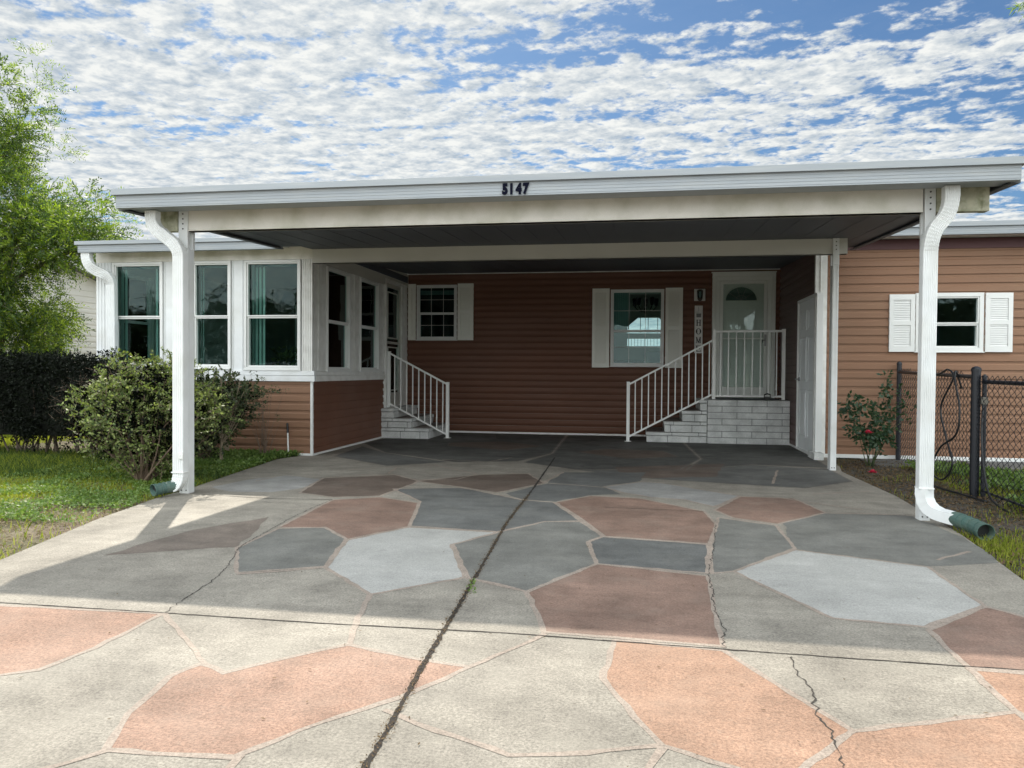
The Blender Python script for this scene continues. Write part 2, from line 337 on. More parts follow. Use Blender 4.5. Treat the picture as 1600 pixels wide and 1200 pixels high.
FILLS=[
 ('white',[(-1.667,5.383),(-1.003,5.338),(-1.226,4.905),(-0.961,4.143),(-1.358,3.731),(-1.797,4.19),(-1.95,4.895)],1),
 ('white',[(0.53,4.562),(0.988,5.201),(1.685,4.893),(1.683,4.133),(1.28,3.727),(0.891,3.781)],1),
 ('pale',[(-0.374,7.647),(-0.012,8.085),(0.216,8.042),(0.905,7.365),(0.616,6.723),(0.388,7.039),(0.078,7.115),(-0.159,7.327)],1),
 ('pale',[(-4.109,6.836),(-4.02,7.345),(-3.778,7.745),(-3.292,7.554),(-3.234,6.943),(-3.393,6.67),(-3.786,6.624)],0),  # pale stone that also paints in a patch of sun
 ('terra',[(-1.675,2.287),(-1.727,2.593),(-1.681,2.729),(-1.545,2.658),(-1.379,2.847),(-1.198,3.034),(-0.904,2.936),(-0.646,2.891),(-0.827,2.572),(-1.021,2.338),(-1.187,2.077),(-1.58,2.055)],1),
 ('terra',[(-4.201,3.168),(-3.042,3.221),(-2.2,3.254),(-2.2,2.806),(-2.249,2.557),(-2.351,2.488),(-2.923,2.263)],1),
 ('orange',[(-0.106,3.295),(0.341,3.258),(0.503,2.933),(0.677,2.597),(0.46,2.305),(0.345,2.249),(0.072,2.387),(-0.017,2.571),(-0.134,2.873)],1),
 ('terra_shade',[(-0.258,4.585),(0.376,4.433),(0.364,4.054),(0.351,3.64),(0.346,3.303),(-0.415,3.335),(-0.476,3.576),(-0.584,3.928)],1),
 ('terra_shade',[(-0.736,6.664),(-0.462,7.073),(-0.009,7.025),(0.513,6.489),(0.565,5.937),(0.452,5.262),(-0.246,5.363),(-0.445,5.931)],1),
 ('terra_shade',[(0.9,7.327),(1.373,7.319),(1.497,6.636),(1.023,6.056),(0.716,6.25),(0.602,6.567)],1),
 ('terra_shade',[(-2.676,6.388),(-2.31,6.605),(-1.888,6.388),(-1.67,5.406),(-1.957,4.914),(-2.244,5.242),(-2.592,5.194)],1),
 ('brown2',[(-3.247,4.199),(-3.147,4.989),(-2.844,5.539),(-2.555,4.563),(-2.967,4.356)],0),
 ('brown',[(-3.311,7.647),(-2.635,8.052),(-2.259,7.639),(-2.334,6.672),(-2.729,6.516),(-3.128,6.688)],1),
 ('orange',[(0.68,2.593),(1.259,2.842),(1.41,2.697),(1.072,2.041),(0.309,1.903),(0.459,2.298)],1),
 ('orange',[(1.267,3.224),(1.668,3.199),(1.545,2.679),(1.311,2.723),(1.266,2.858)],1),
 ('terra_shade',[(1.683,4.112),(1.93,3.807),(1.682,3.226),(1.27,3.244),(1.272,3.682)],1),
 ('brown',[(-2.291,7.632),(-1.748,8.25),(-1.247,8.469),(-0.979,7.781),(-1.343,7.072),(-1.749,7.349)],1),
 ('brown',[(-0.318,9.262),(1.009,9.888),(0.818,8.663),(-0.147,8.297)],0),
 ('blue',[(-1.895,6.452),(-2.352,7.093),(-1.739,7.309),(-1.047,6.734),(-0.752,6.661),(-0.456,5.877),(-0.717,5.798),(-1.007,5.359),(-1.677,5.429)],1),
 ('blue',[(-0.343,5.16),(-0.258,5.34),(0.446,5.242),(0.377,4.489),(-0.258,4.585)],1),
 ('grey2',[(0.606,6.228),(1.0,6.002),(0.995,5.239),(0.53,4.562),(0.402,4.494),(0.461,5.264)],1),
 ('grey2',[(-2.554,4.546),(-2.571,5.152),(-2.267,5.261),(-1.973,4.931),(-1.809,4.217),(-2.24,3.988)],1),
 ('grey2',[(1.061,6.088),(1.491,6.606),(2.158,6.632),(2.232,5.823),(2.145,5.077),(1.691,4.909),(0.991,5.22)],0),
 ('grey2',[(-0.574,3.93),(-0.934,4.122),(-1.221,4.906),(-0.998,5.339),(-0.717,5.798),(-0.454,5.852),(-0.259,5.36),(-0.351,5.159),(-0.258,4.585)],1),
 ('blue',[(-0.942,7.743),(-0.872,8.664),(0.058,8.872),(-0.012,8.132),(-0.376,7.69),(-0.187,7.244),(-0.476,7.107),(-0.74,6.697),(-1.052,6.767),(-1.249,7.054)],0),
]
LINES=[
  [(-2.191,3.246),(-1.889,2.957),(-1.668,2.731)],
  [(-1.198,3.034),(-1.286,3.372),(-1.361,3.731)],
  [(-2.226,3.963),(-2.007,4.062),(-1.803,4.203)],
  [(-0.646,2.891),(-0.54,3.076),(-0.443,3.231),(-0.407,3.319)],
  [(-0.848,2.465),(-0.639,2.354),(-0.373,2.246),(-0.166,2.295),(0.069,2.387)],
  [(-1.577,2.052),(-1.634,1.976),(-1.706,1.891)],
  [(-1.577,2.052),(-1.364,2.063),(-1.168,2.088),(-1.157,1.991),(-1.138,1.894)],
  [(-0.924,4.124),(-0.747,4.042),(-0.577,3.929)],
  [(1.807,5.09),(1.952,5.236),(2.097,5.37)],
  [(1.276,3.691),(1.272,3.449),(1.269,3.231),(1.261,2.847),(1.306,2.635)],
  [(0.072,2.387),(0.046,2.303),(0.005,2.169)],
  [(-2.757,8.132),(-2.843,8.688),(-2.452,8.965),(-1.793,8.293),(-1.927,7.806),(-2.317,7.72),(-2.757,8.132)],
  [(-3.298,7.7),(-3.041,7.962),(-2.753,8.079)],
  [(-0.966,7.783),(-0.647,7.719),(-0.347,7.611)],
  [(-0.872,8.664),(-0.985,7.825)],
  [(1.577,9.387),(1.453,8.804),(1.336,8.241)],
  [(1.604,7.628),(1.926,7.775),(2.226,7.919)],
  [(1.164,7.42),(1.494,7.103),(1.846,6.827)],
  [(1.491,6.606),(1.848,6.652),(2.158,6.632)],
  [(-5.227,11.448),(-4.891,10.497)],
  [(-3.88,7.282),(-3.844,7.629)],
  [(-3.352,8.276),(-2.862,8.745)],
  [(-2.531,9.561),(-1.915,9.421),(-1.684,9.982)],
]
DARK={
 'joint':[[(-4.011,3.261),(-3.075,3.256),(-2.205,3.262),(-1.426,3.263),(-0.55,3.292),(0.342,3.265),(0.937,3.256),(1.471,3.25),(1.909,3.244)]],
 'joint2':[[(-4.047,6.416),(-3.252,6.334),(-2.681,6.387)],[(-0.3,6.5),(0.513,6.489)]],
 'center':[[(-1.13,10.112),(-1.066,8.245),(-1.022,6.953),(-1.011,6.2),(-0.993,5.617),(-0.912,4.321),(-0.869,3.599),(-0.826,2.805),(-0.792,2.38),(-0.778,2.096),(-0.758,1.857)]],
 'crack':[[(-2.681,6.387),(-2.682,5.939),(-2.654,5.474),(-2.598,5.013),(-2.567,4.692),(-2.521,4.48),(-2.447,4.325),(-2.313,3.946),(-2.266,3.721),(-2.251,3.569),(-2.203,3.273)],[(0.555,5.935),(0.465,5.079),(0.389,4.548),(0.372,4.114),(0.355,3.815),(0.375,3.511),(0.343,3.273)],[(0.61,3.236),(0.593,3.104),(0.618,2.897),(0.59,2.732),(0.604,2.549),(0.592,2.329),(0.558,2.141)]],
}
# ------------------------------------------------------------------ ground
mg=mat('lawn_soil',(.10,.095,.05),.95,var=.35,vscale=3,tint=(.15,.125,.09),tscale=2.2,tamt=.9,bump=.8,bscale=30)
g=MB(); g.box(-900,900,-900,900,-.5,-.045); tag(g.build('ground',mg),kind='structure')
def bumpy(name,x0,x1,y0,y1,step,amp,m):
    nx=int((x1-x0)/step)+1; ny=int((y1-y0)/step)+1
    xs=np.linspace(x0,x1,nx); ys=np.linspace(y0,y1,ny); X,Y=np.meshgrid(xs,ys)
    Z=-.03+amp*(np.sin(X*3.1+Y*1.7)*.4+np.sin(X*7.3-Y*5.1+1)*.3+RNG.normal(size=X.shape)*.35)
    Z=np.minimum(Z,-.004); V=np.stack([X,Y,Z],-1).reshape(-1,3)
    i=np.arange((ny-1)*nx).reshape(ny-1,nx)[:,:-1].ravel()
    F=np.stack([i,i+1,i+nx+1,i+nx],1); return V,F
ms=mat('sandy_soil',(.19,.15,.11),.95,var=.35,vscale=5,tint=(.09,.10,.035),tscale=1.4,tamt=.9,bump=.9,bscale=45,fine=.3)
V,F=bumpy('s',-16,-3.2,-3,13.7,.09,.02,ms); o=fast('lawn',V,F,ms); tag(o,kind='structure')
ms2=mat('dark_mulched_soil',(.085,.075,.065),.95,var=.4,vscale=6,tint=(.06,.07,.03),tscale=2.4,tamt=.8,bump=1,bscale=45,fine=.35)
V,F=bumpy('s',1.5,8,-3,10.98,.08,.02,ms2); o=fast('garden_bed',V,F,ms2); tag(o,kind='structure')
g=MB(); g.box(2.9,8,10.2,10.985,-.04,-.002); tag(g.build('footpath',C['blue']),kind='structure')
# driveway slab: real thickness, then the stained shapes laid on it as thin sheets
edgeL=[(-4.32,9.6),(-4.457,9.565),(-4.579,9.086),(-4.264,6.761),(-4.226,6.161),(-4.062,5.183),(-3.761,3.983),(-3.45,2.6),(-3.35,0),(-3.35,-7)]
edgeR=[(1.9,-7),(1.95,0),(2.0,3.2),(2.109,4.678),(2.258,5.893),(2.355,7.675),(2.30,9.42),(2.40,9.95),(2.50,10.97)]
poly=[(-4.32,13.8)]+edgeL+edgeR+[(2.42,13.8)]
g=MB(); g.prism([(x,y,-.12) for x,y in poly],(0,0,.12),0)
def ribbon(mb,pts,wd,z,m,closed=False,jit=0.,sub=0.,wvar=0.):
    P=[Vector((a,b)) for a,b in pts]
    if sub:
        Q=[]; ps=P+[P[0]] if closed else P
        for a,b in zip(ps,ps[1:]):
            n=max(1,int((b-a).length/sub))
            for k in range(n): Q.append(a.lerp(b,k/n)+(Vector((random.gauss(0,jit),random.gauss(0,jit))) if jit else Vector((0,0))))
        if not closed: Q.append(ps[-1])
        P=Q
    n=len(P); L_=[];R_=[]
    for k in range(n):
        a=P[(k-1)%n] if (closed or k>0) else None; b=P[(k+1)%n] if (closed or k<n-1) else None
        t1=(P[k]-a).normalized() if a is not None else None; t2=(b-P[k]).normalized() if b is not None else None
        t=(t1+t2) if (t1 is not None and t2 is not None) else (t1 or t2)
        if t.length<1e-6: t=t2
        t.normalize(); nn=Vector((-t.y,t.x)); c=1.
        if t1 is not None and t2 is not None: c=1/max(.5,nn.dot(Vector((-t2.y,t2.x))))
        h=wd/2*c*(1+random.uniform(-wvar,wvar)); L_.append(P[k]+nn*h); R_.append(P[k]-nn*h)
    rng=range(n if closed else n-1)
    for k in rng:
        j=(k+1)%n; mb.face([(R_[k].x,R_[k].y,z),(R_[j].x,R_[j].y,z),(L_[j].x,L_[j].y,z),(L_[k].x,L_[k].y,z)],m)
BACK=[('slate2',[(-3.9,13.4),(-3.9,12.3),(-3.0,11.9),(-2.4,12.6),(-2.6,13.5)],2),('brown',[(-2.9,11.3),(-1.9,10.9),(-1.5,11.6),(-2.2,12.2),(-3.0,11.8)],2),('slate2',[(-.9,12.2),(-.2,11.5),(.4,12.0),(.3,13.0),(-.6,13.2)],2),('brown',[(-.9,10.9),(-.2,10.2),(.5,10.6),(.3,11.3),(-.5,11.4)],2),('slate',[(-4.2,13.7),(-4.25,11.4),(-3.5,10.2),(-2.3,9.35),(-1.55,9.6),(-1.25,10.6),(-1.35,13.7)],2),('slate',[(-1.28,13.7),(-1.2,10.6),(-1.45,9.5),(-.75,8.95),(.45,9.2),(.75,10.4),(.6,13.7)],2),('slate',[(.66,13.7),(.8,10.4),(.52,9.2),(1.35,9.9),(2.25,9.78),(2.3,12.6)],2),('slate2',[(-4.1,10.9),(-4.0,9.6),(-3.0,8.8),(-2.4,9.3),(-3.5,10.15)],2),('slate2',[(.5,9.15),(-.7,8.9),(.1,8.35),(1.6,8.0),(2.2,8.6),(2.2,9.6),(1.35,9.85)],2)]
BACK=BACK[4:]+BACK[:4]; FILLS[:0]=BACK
keys=list(C); z=.0003
def wob(pts,amp=.006,step=.14):
    Q=[]; n=len(pts)
    for i in range(n):
        a=Vector(pts[i]); b=Vector(pts[(i+1)%n]); k=max(1,int((b-a).length/step))
        for j in range(k): Q.append(tuple(a.lerp(b,j/k)+(Vector((random.gauss(0,amp),random.gauss(0,amp))) if j else Vector((0,0)))))
    return Q
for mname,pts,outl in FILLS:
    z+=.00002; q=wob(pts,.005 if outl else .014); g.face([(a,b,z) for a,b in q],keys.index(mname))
z=.0010
for mname,pts,outl in FILLS:
    if outl: z+=.00002; ribbon(g,wob(pts,.0035,.07),.025 if outl==1 else .022,z,keys.index('grout' if outl==1 else 'slate3'),closed=True,wvar=.26)
for pts in LINES:
    z+=.00002; ribbon(g,pts,.025,z,keys.index('grout'),sub=.07,jit=.0035,wvar=.28)
z=.0022
ribbon(g,DARK['joint'][0],.009,z,keys.index('dark'),sub=.04,jit=.0012,wvar=.35); z+=.00004
for p in DARK['joint2']: ribbon(g,p,.010,z,keys.index('crack'),sub=.05,jit=.001,wvar=.3); z+=.00004
ribbon(g,[(1.5,9.66),(2.28,9.70)],.02,z,keys.index('pale'),sub=.1,wvar=.2); z+=.00004
ribbon(g,DARK['center'][0],.019,z,keys.index('dark'),sub=.025,jit=.0015,wvar=.45); z+=.00004
for p in DARK['crack']: ribbon(g,p,.0042,z,keys.index('crack'),sub=.02,jit=.005,wvar=.8); z+=.00004
o=g.build('driveway',[C[k] for k in keys],fix=False); tag(o,kind='structure')

# ------------------------------------------------------------------ walls with openings
def cells(u0,u1,z0,z1,holes):
    zs=sorted({z0,z1,*[min(max(h[k],z0),z1) for h in holes for k in (2,3)]}); res=[]
    for a,b in zip(zs,zs[1:]):
        if b-a<1e-5: continue
        cuts=sorted((max(h[0],u0),min(h[1],u1)) for h in holes if h[2]<(a+b)/2<h[3] and h[1]>u0 and h[0]<u1); x=u0
        for c,d in cuts:
            if c>x+1e-5: res.append((x,c,a,b))
            x=max(x,d)
        if x<u1-1e-5: res.append((x,u1,a,b))
    return res
def siding(mb,F,u0,u1,z0,z1,holes=(),ex=.115,m=0,d=0.,log=False):
    prof=[(0,.0),(.12,.003),(.30,.022),(.52,.033),(.85,.036),(1.,.033)] if log else [(0,.021),(.58,.019),(.70,.006),(1.,.004)]
    def dep(t):
        for (a,x),(b,y) in zip(prof,prof[1:]):
            if t<=b+1e-9: return d+x+(y-x)*(t-a)/(b-a)
        return d+.003
    n=int(math.ceil((z1-z0)/ex)); d0=d
    for k in range(n):
        cut=random.uniform(u0+.3,max(u0+.31,u1-.3)) if (u1-u0)>2 and k%3!=1 else u1+1
        a=z0+k*ex; b=min(z1,a+ex)
        brk=sorted({a,b,*[a+t*ex for t,_ in prof if a+t*ex<b],*[h[q] for h in holes for q in (2,3) if a<h[q]<b]})
        for p,q in zip(brk,brk[1:]):
            if q-p<1e-5: continue
            cs=[]
            for (x0,x1,_,_) in cells(u0,u1,p,q,holes):
                if x0<cut-.01 and x1>cut+.01: cs+=[(x0,cut,0),(cut,x1,-.0022)]
                else: cs.append((x0,x1,0 if x1<=cut+.01 else -.0022))
            for (x0,x1,dj) in cs:
                dp,dq=dep((p-a)/ex)+dj,dep((q-a)/ex-1e-6)+dj
                if abs(x1-cut)<1e-6: mb.face([F.p(x1,p,dp-.0022),F.p(x1,p,dp),F.p(x1,q,dq),F.p(x1,q,dq-.0022)],m)
                mb.face([F.p(x0,p,dp),F.p(x1,p,dp),F.p(x1,q,dq),F.p(x0,q,dq)],m)
                if abs(p-a)<1e-6: mb.face([F.p(x0,p,d+.003),F.p(x1,p,d+.003),F.p(x1,p,dp),F.p(x0,p,dp)],m)
def solid(mb,F,u0,u1,z0,z1,d0,d1,holes=(),m=0):
    for c in cells(u0,u1,z0,z1,holes): mb.fb(F,c[0],c[1],c[2],c[3],d0,d1,m)

def window(F,u0,u1,z0,z1,root,grid=None,fw=.035,zm=None,proud=.03,gl='glass',screen=True,gridw=.007,fmat='vinyl',inset=-.02):
    w=MB().ring(F,u0,u1,z0,z1,fw,inset-.04,proud); w.fb(F,u0-.012,u1+.012,z0-.014,z0,inset-.03,proud+.012)
    wo=w.build('window',M[fmat],root,bevel=.003)
    zm=zm or (z0+z1)/2; a,b=u0+fw,u1-fw; zb,zt=z0+fw,z1-fw
    s=MB().ring(F,a+.001,b-.001,zm-.018,zt-.001,.018,inset-.01,proud-.012)
    if grid:
        for k in range(1,grid[0]): x=a+(b-a)*k/grid[0]; s.fb(F,x-gridw/2,x+gridw/2,zm+.002,zt-.02,inset-.006,inset+.006)
        for k in range(1,grid[1]): y=zm+(zt-zm)*k/grid[1]; s.fb(F,a+.02,b-.02,y-gridw/2,y+gridw/2,inset-.0075,inset+.0075)
    s.build('sash',M[fmat],wo,bevel=.002)
    s=MB().ring(F,a+.001,b-.001,zb+.001,zm-.0195,.022,inset-.035,proud-.026)
    if grid:
        for k in range(1,grid[0]): x=a+(b-a)*k/grid[0]; s.fb(F,x-gridw/2,x+gridw/2,zb+.024,zm-.04,inset-.026,inset-.014)
        for k in range(1,grid[1]): y=zb+(zm-zb)*k/grid[1]; s.fb(F,a+.024,b-.024,y-gridw/2,y+gridw/2,inset-.0275,inset-.0125)
    s.build('sash',M[fmat],wo,bevel=.002)
    MB().fb(F,a+.015,b-.015,zm-.005,zt-.015,inset-.002,inset+.002).build('pane',M[gl],wo)
    MB().fb(F,a+.02,b-.02,zb+.02,zm-.036,inset-.022,inset-.018).build('pane',M[gl],wo)
    return wo
def shutter(F,u0,u1,z0,z1,root,m='shutter',n=26,d=.02,arch=False):
    s=MB(); w=.055; zm=(z0+z1)/2; s.fb(F,u0,u1,z0,z1,d-.012,d)
    s.ring(F,u0,u1,z0,z1,w,d,d+.022,wb=.075,wt=.075); s.fb(F,u0+w,u1-w,zm-.03,zm+.03,d,d+.022)
    for (a,b) in ((z0+.075,zm-.03),(zm+.03,z1-.075)):
        k=n//2; st=(b-a)/k
        for i in range(k):
            zc=a+st*(i+.5); P=[]
            for uu in (u0+w+.002,u1-w-.002):
                P.append([F.p(uu,zc-st*.49,d+.014),F.p(uu,zc-st*.42,d+.017),F.p(uu,zc+st*.47,d+.008),F.p(uu,zc+st*.42,d+.004)])
            s.hexa([P[0][0],P[1][0],P[1][1],P[0][1],P[0][3],P[1][3],P[1][2],P[0][2]])
    for uu in (u0+.022,u1-.022):
        for zq in (z0+.05,z1-.05): s.fb(F,uu-.006,uu+.006,zq-.006,zq+.006,d+.022,d+.026)
    return s.build('shutter',M[m],root,bevel=.0015)

# ------------------------------------------------------------------ the main house
house=empty('house',(-1,13.8,0),'long brown home at the back of the carport with shuttered windows and front door','house')
F=front(13.8)
WL=(-4.136,-3.373,1.708,2.72); WD=(-.563,.368,1.241,2.60); DR=(1.19,2.245,.70,2.86)
b=MB(); siding(b,F,-4.32,2.33,.03,2.98,[WL,WD,DR],log=True,d=-.018); b.build('wall',M['siding'],house,fix=False)
b=MB(); solid(b,F,-7.6,2.6,-.02,3.1,-.16,-.024,[WL,WD,DR],0)
b.box(-7.6,-7.44,13.97,18.4,-.02,3.1); b.box(9.0,9.16,11,18.4,-.02,3.1)
b.box(2.6,9.0,13.8,13.96,-.02,3.1)
BK=(-.36,.62,1.70,2.42); solid(b,Fr((0,18.4,0),(1,0,0),(0,-1,0)),-7.6,9.1,-.02,3.1,-.15,0,[(-.36,.62,1.745,1.925),(-.36,.62,2.05,2.42),(-2.05,-.95,1.2,2.5),(.80,1.0,1.3,2.5),(3,6,1,2.4)])  # openings beside the seen ones are added, out of view, to let daylight in
b.prism([(-.36,18.33,2.42),(-.36,18.33,2.2),(-.1,18.33,2.42)],(0,.06,0)); b.prism([(.62,18.33,2.42),(.36,18.33,2.42),(.62,18.33,2.2)],(0,.06,0))
b.build('interior_wall',M['interior'],house)
for q in ((-4.9,-4.8,13.97,18.3),(-2.2,-2.1,13.97,18.3),(1.05,1.15,13.97,16),(-4.79,-2.21,16,16.1)): MB().box(*q,.6,3.0).build('partition_wall',M['interior_dark'],house)
b=MB(); b.box(-7.4,9,13.97,18.24,.55,.62); b.build('floor',M['carpet'],house)
b=MB(); b.box(-7.4,9,13.97,18.24,2.95,3.02); b.build('ceiling',M['interior'],house)
b=MB(); b.prism([(-7.9,13.5,3.10),(-7.9,18.7,3.10),(-7.9,16.1,3.45)],(17.2,0,0)); b.build('roof',M['shingle'],house)
b=MB(); b.fb(F,-4.30,2.32,2.912,2.935,.018,.04); b.build('ceiling_trim',M['trim'],house,bevel=.002)
b=MB(); b.fb(F,-4.30,2.30,.0,.03,.0,.032); b.build('base_trim',M['trim'],house,bevel=.002)
window(F,*WL,house,grid=(3,2),zm=2.215,gl='clear',proud=.035)
window(F,*WD,house,grid=(3,2),zm=1.885,gl='clear',proud=.035)
shutter(F,-4.30,-4.155,1.70,2.74,house); shutter(F,-3.355,-3.06,1.70,2.74,house)
shutter(F,-.888,-.585,1.215,2.62,house,n=44); shutter(F,.392,.69,1.215,2.62,house,n=44)
b=MB(); 
for k in range(7): b.fb(F,-4.09,-3.42,2.62-.012*k,2.627-.012*k,-.10,-.07)
b.build('blind',M['curtain'],house)
b=MB()
for k in range(9): b.fb(F,-.52+.032*k,-.496+.032*k,1.9,2.56,-.10+.01*(k%2),-.09+.01*(k%2))
b.build('curtain',M['curtain'],house)
b=MB(); [b.box(-.34+.075*k,-.33+.075*k,18.38,18.39,1.75,1.92) for k in range(13)]; [b.box(x,x+.014,18.36,18.375,2.05,2.42) for x in (-.06,.12,.34)]; b.build('blind',M['curtain'],house)
# front door set in its white casing, storm door in front
b=MB().ring(F,1.19,2.245,.70,2.865,.06,-.12,.045,wb=.02); b.ring(F,1.25,2.185,.72,2.805,.07,-.12,.018,wb=.012); b.fb(F,1.17,2.255,2.865,2.885,0,.06); b.build('door_casing',M['door'],house,bevel=.004)
b=MB(); hz=(1.42,1.955,2.395,2.66)
solid(b,F,1.322,2.112,.735,2.733,-.10,-.06,[hz])
uc,zc,ru,rz=1.6875,2.395,.26,.235
A=[(uc+ru*math.cos(math.pi*k/20),zc+rz*math.sin(math.pi*k/20)) for k in range(21)]
top=2.66
for (a0,z0_),(a1,z1_) in zip(A,A[1:]): b.hexa([F.p(a0,z0_,-.10),F.p(a1,z1_,-.10),F.p(a1,z1_,-.06),F.p(a0,z0_,-.06),F.p(a0,top,-.10),F.p(a1,top,-.10),F.p(a1,top,-.06),F.p(a0,top,-.06)])
b.fb(F,1.42,uc-ru,zc,top,-.10,-.06); b.fb(F,uc+ru,1.955,zc,top,-.10,-.06)
def dpanel(b,F,u0,u1,z0,z1,d): b.ring(F,u0,u1,z0,z1,.014,d,d+.007); b.fb(F,u0+.04,u1-.04,z0+.04,z1-.04,d,d+.006)
for (u0,u1) in ((1.40,1.645),(1.79,2.035)): dpanel(b,F,u0,u1,1.62,2.26,-.06); dpanel(b,F,u0,u1,.86,1.5,-.06)
rim=[(F.p(uc+(ru+.012)*math.cos(math.pi*k/20),zc+(rz+.012)*math.sin(math.pi*k/20),-.055)) for k in range(21)]
b.tube(rim,.012,6); b.tube([F.p(uc-ru,zc-.008,-.055),F.p(uc+ru,zc-.008,-.055)],.012,6)
dr=b.build('front_door',M['door'],house,bevel=.002)
b=MB(); b.prism([F.p(a,z_,-.083) for a,z_ in A],(0,.004,0)); b.build('fanlight',M['clear'],dr)
b=MB()
for k in (4,8,12,16): t=math.pi*k/20; b.tube([F.p(uc,zc,-.072),F.p(uc+ru*math.cos(t),zc+rz*math.sin(t),-.072)],.004,5)
b.tube([F.p(uc+.09*math.cos(math.pi*k/12),zc+.09*math.sin(math.pi*k/12),-.072) for k in range(13)],.004,5); b.build('fanlight_bar',M['steel'],dr)
b=MB(); b.tube([F.p(2.06,1.68,-.06),F.p(2.06,1.68,-.02)],.02,10); b.build('handle',M['steel'],dr)
b=MB().ring(F,1.323,2.112,.733,2.732,.055,-.02,.008,wb=.16); b.fb(F,1.378,2.057,1.72,1.745,-.015,.0)
sd=b.build('storm_door',M['door'],house,bevel=.003)
MB().fb(F,1.37,2.06,.89,2.68,-.008,-.004).build('pane',M['storm'],sd)
b=MB(); b.fb(F,2.07,2.095,1.6,1.8,.008,.02); b.tube([F.p(2.082,1.7,.02),F.p(2.082,1.7,.05),F.p(2.02,1.7,.055)],.007,6); b.build('handle',M['steel'],sd)

# ------------------------------------------------------------------ sunroom at the left
sun=empty('sunroom',(-5.9,9.6,0),'white enclosed sunroom with tall teal glass windows above brown siding, at the left','sunroom')
F=front(9.6); SW=[(-7.243,-6.478,1.16,2.60),(-6.045,-5.470,1.15,2.60),(-5.275,-4.470,1.14,2.60)]
b=MB(); siding(b,F,-7.5,-4.33,.03,.985); b.build('siding',M['siding2'],sun,fix=False)
b=MB(); siding(b,east(-4.32),9.62,12.42,.03,.985); b.build('siding',M['siding'],sun,fix=False)
b=MB(); solid(b,F,-7.5,-4.33,0,2.9,-.10,-.004,SW)
b.build('front_wall',M['white'],sun)
E_=east(-4.32); EW=[(10.045,10.895,1.125,2.575),(11.31,12.16,1.125,2.575)]; ED=(12.55,13.42,.50,2.70)
b=MB(); solid(b,E_,9.7,13.8,0,2.93,-.10,-.004,EW+[ED]); b.build('side_wall',M['trim'],sun)
b=MB(); W_=west(-7.5); WW=[(10.04,10.72,1.2,2.52)]
solid(b,W_,9.7,13.8,0,2.9,-.10,0,WW); b.build('side_wall',M['interior'],sun)
b=MB(); b.box(-7.39,-4.43,9.71,13.63,.62,.68); b.build('floor',M['carpet'],sun)
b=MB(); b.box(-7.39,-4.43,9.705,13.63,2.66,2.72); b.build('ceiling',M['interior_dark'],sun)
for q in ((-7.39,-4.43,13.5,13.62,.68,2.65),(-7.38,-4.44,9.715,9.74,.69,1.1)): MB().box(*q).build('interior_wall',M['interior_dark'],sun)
# header, sill band, fluted posts, trims
b=MB(); b.fb(F,-7.5,-4.30,2.605,2.76,0,.018); b.fb(F,-7.5,-4.295,2.76,2.90,0,.008); b.build('header',M['beam'],sun,bevel=.003)
b=MB(); b.fb(F,-7.5,-4.27,1.065,1.125,0,.035); b.fb(F,-7.5,-4.26,.985,1.06,0,.050); b.build('sill',M['white'],sun,bevel=.004)
b=MB(); b.fb(E_,9.64,12.42,1.065,1.12,0,.035); b.fb(E_,9.65,12.42,.985,1.06,0,.045); b.build('sill',M['trim'],sun,bevel=.004)
b=MB(); b.fb(E_,9.62,12.5,2.585,2.75,0,.018); b.fb(E_,12.5,13.78,2.705,2.92,0,.02);  b.build('header',M['rearbeam'],sun,bevel=.003)
def fluted(F,u0,u1,z0,z1,root,n,d=.012,m='white'):
    b=MB(); b.fb(F,u0,u1,z0,z1,0,d); st=(u1-u0)/n
    for k in range(n): b.fb(F,u0+st*(k+.2),u0+st*(k+.8),z0+.001,z1-.001,d,d+.008)
    return b.build('fluted_post',M[m],root,bevel=.002)
fluted(F,-7.5,-7.262,1.125,2.605,sun,5); fluted(F,-4.452,-4.305,1.125,2.605,sun,6,m='trim')
for (u0,u1) in ((-6.462,-6.062),(-5.455,-5.292)):
    b=MB(); b.fb(F,u0,u1,1.125,2.605,0,.010); b.fb(F,u0+.012,u0+.02,1.13,2.6,.010,.016); b.fb(F,u1-.02,u1-.012,1.13,2.6,.010,.016)
    b.build('wall_panel',M['white'],sun,bevel=.002)
for (u0,u1,v) in ((9.64,10.02,9.76),(10.92,11.28,11.07),(12.18,12.40,12.38)):
    b=MB(); b.fb(E_,u0,u1,1.125,2.585,0,.012); b.fb(E_,v,v+.016,1.126,2.584,.012,.02); b.build('wall_panel',M['trim'],sun,bevel=.003)
b=MB(); b.box(-4.332,-4.298,9.578,9.612,0,.985); b.fb(F,-7.5,-4.335,0,.03,0,.024); b.fb(E_,9.615,12.42,0,.028,0,.026); b.build('corner_trim',M['vinyl'],sun,bevel=.003)
for q in SW: window(F,*q,sun,zm=1.868 if q is not SW[0] else 1.866,fw=.032,proud=.032)
for q in EW: window(E_,*q,sun,zm=1.84,fw=.032,proud=.032,gl='glass')
window(W_,*WW[0],sun,zm=1.85,fw=.025,gl='clear')
b=MB()
def drape(b,F,u0,u1,z0,z1,d,n):
    for k in range(n):
        a=u0+(u1-u0)*k/n; c=u0+(u1-u0)*(k+1)/n; b.hexa([F.p(a,z0,d),F.p(c,z0,d+.03),F.p(c,z0,d+.036),F.p(a,z0,d+.006),F.p(a,z1,d),F.p(c,z1,d+.03),F.p(c,z1,d+.036),F.p(a,z1,d+.006)])
for q in ((-6.70,-6.50,4),(-5.26,-5.05,4),(-7.24,-7.12,2),(-6.02,-5.95,2)):
    b=MB(); drape(b,F,q[0],q[1],1.15,2.6,-.16,q[2]); b.build('curtain',M['curtain'],sun)
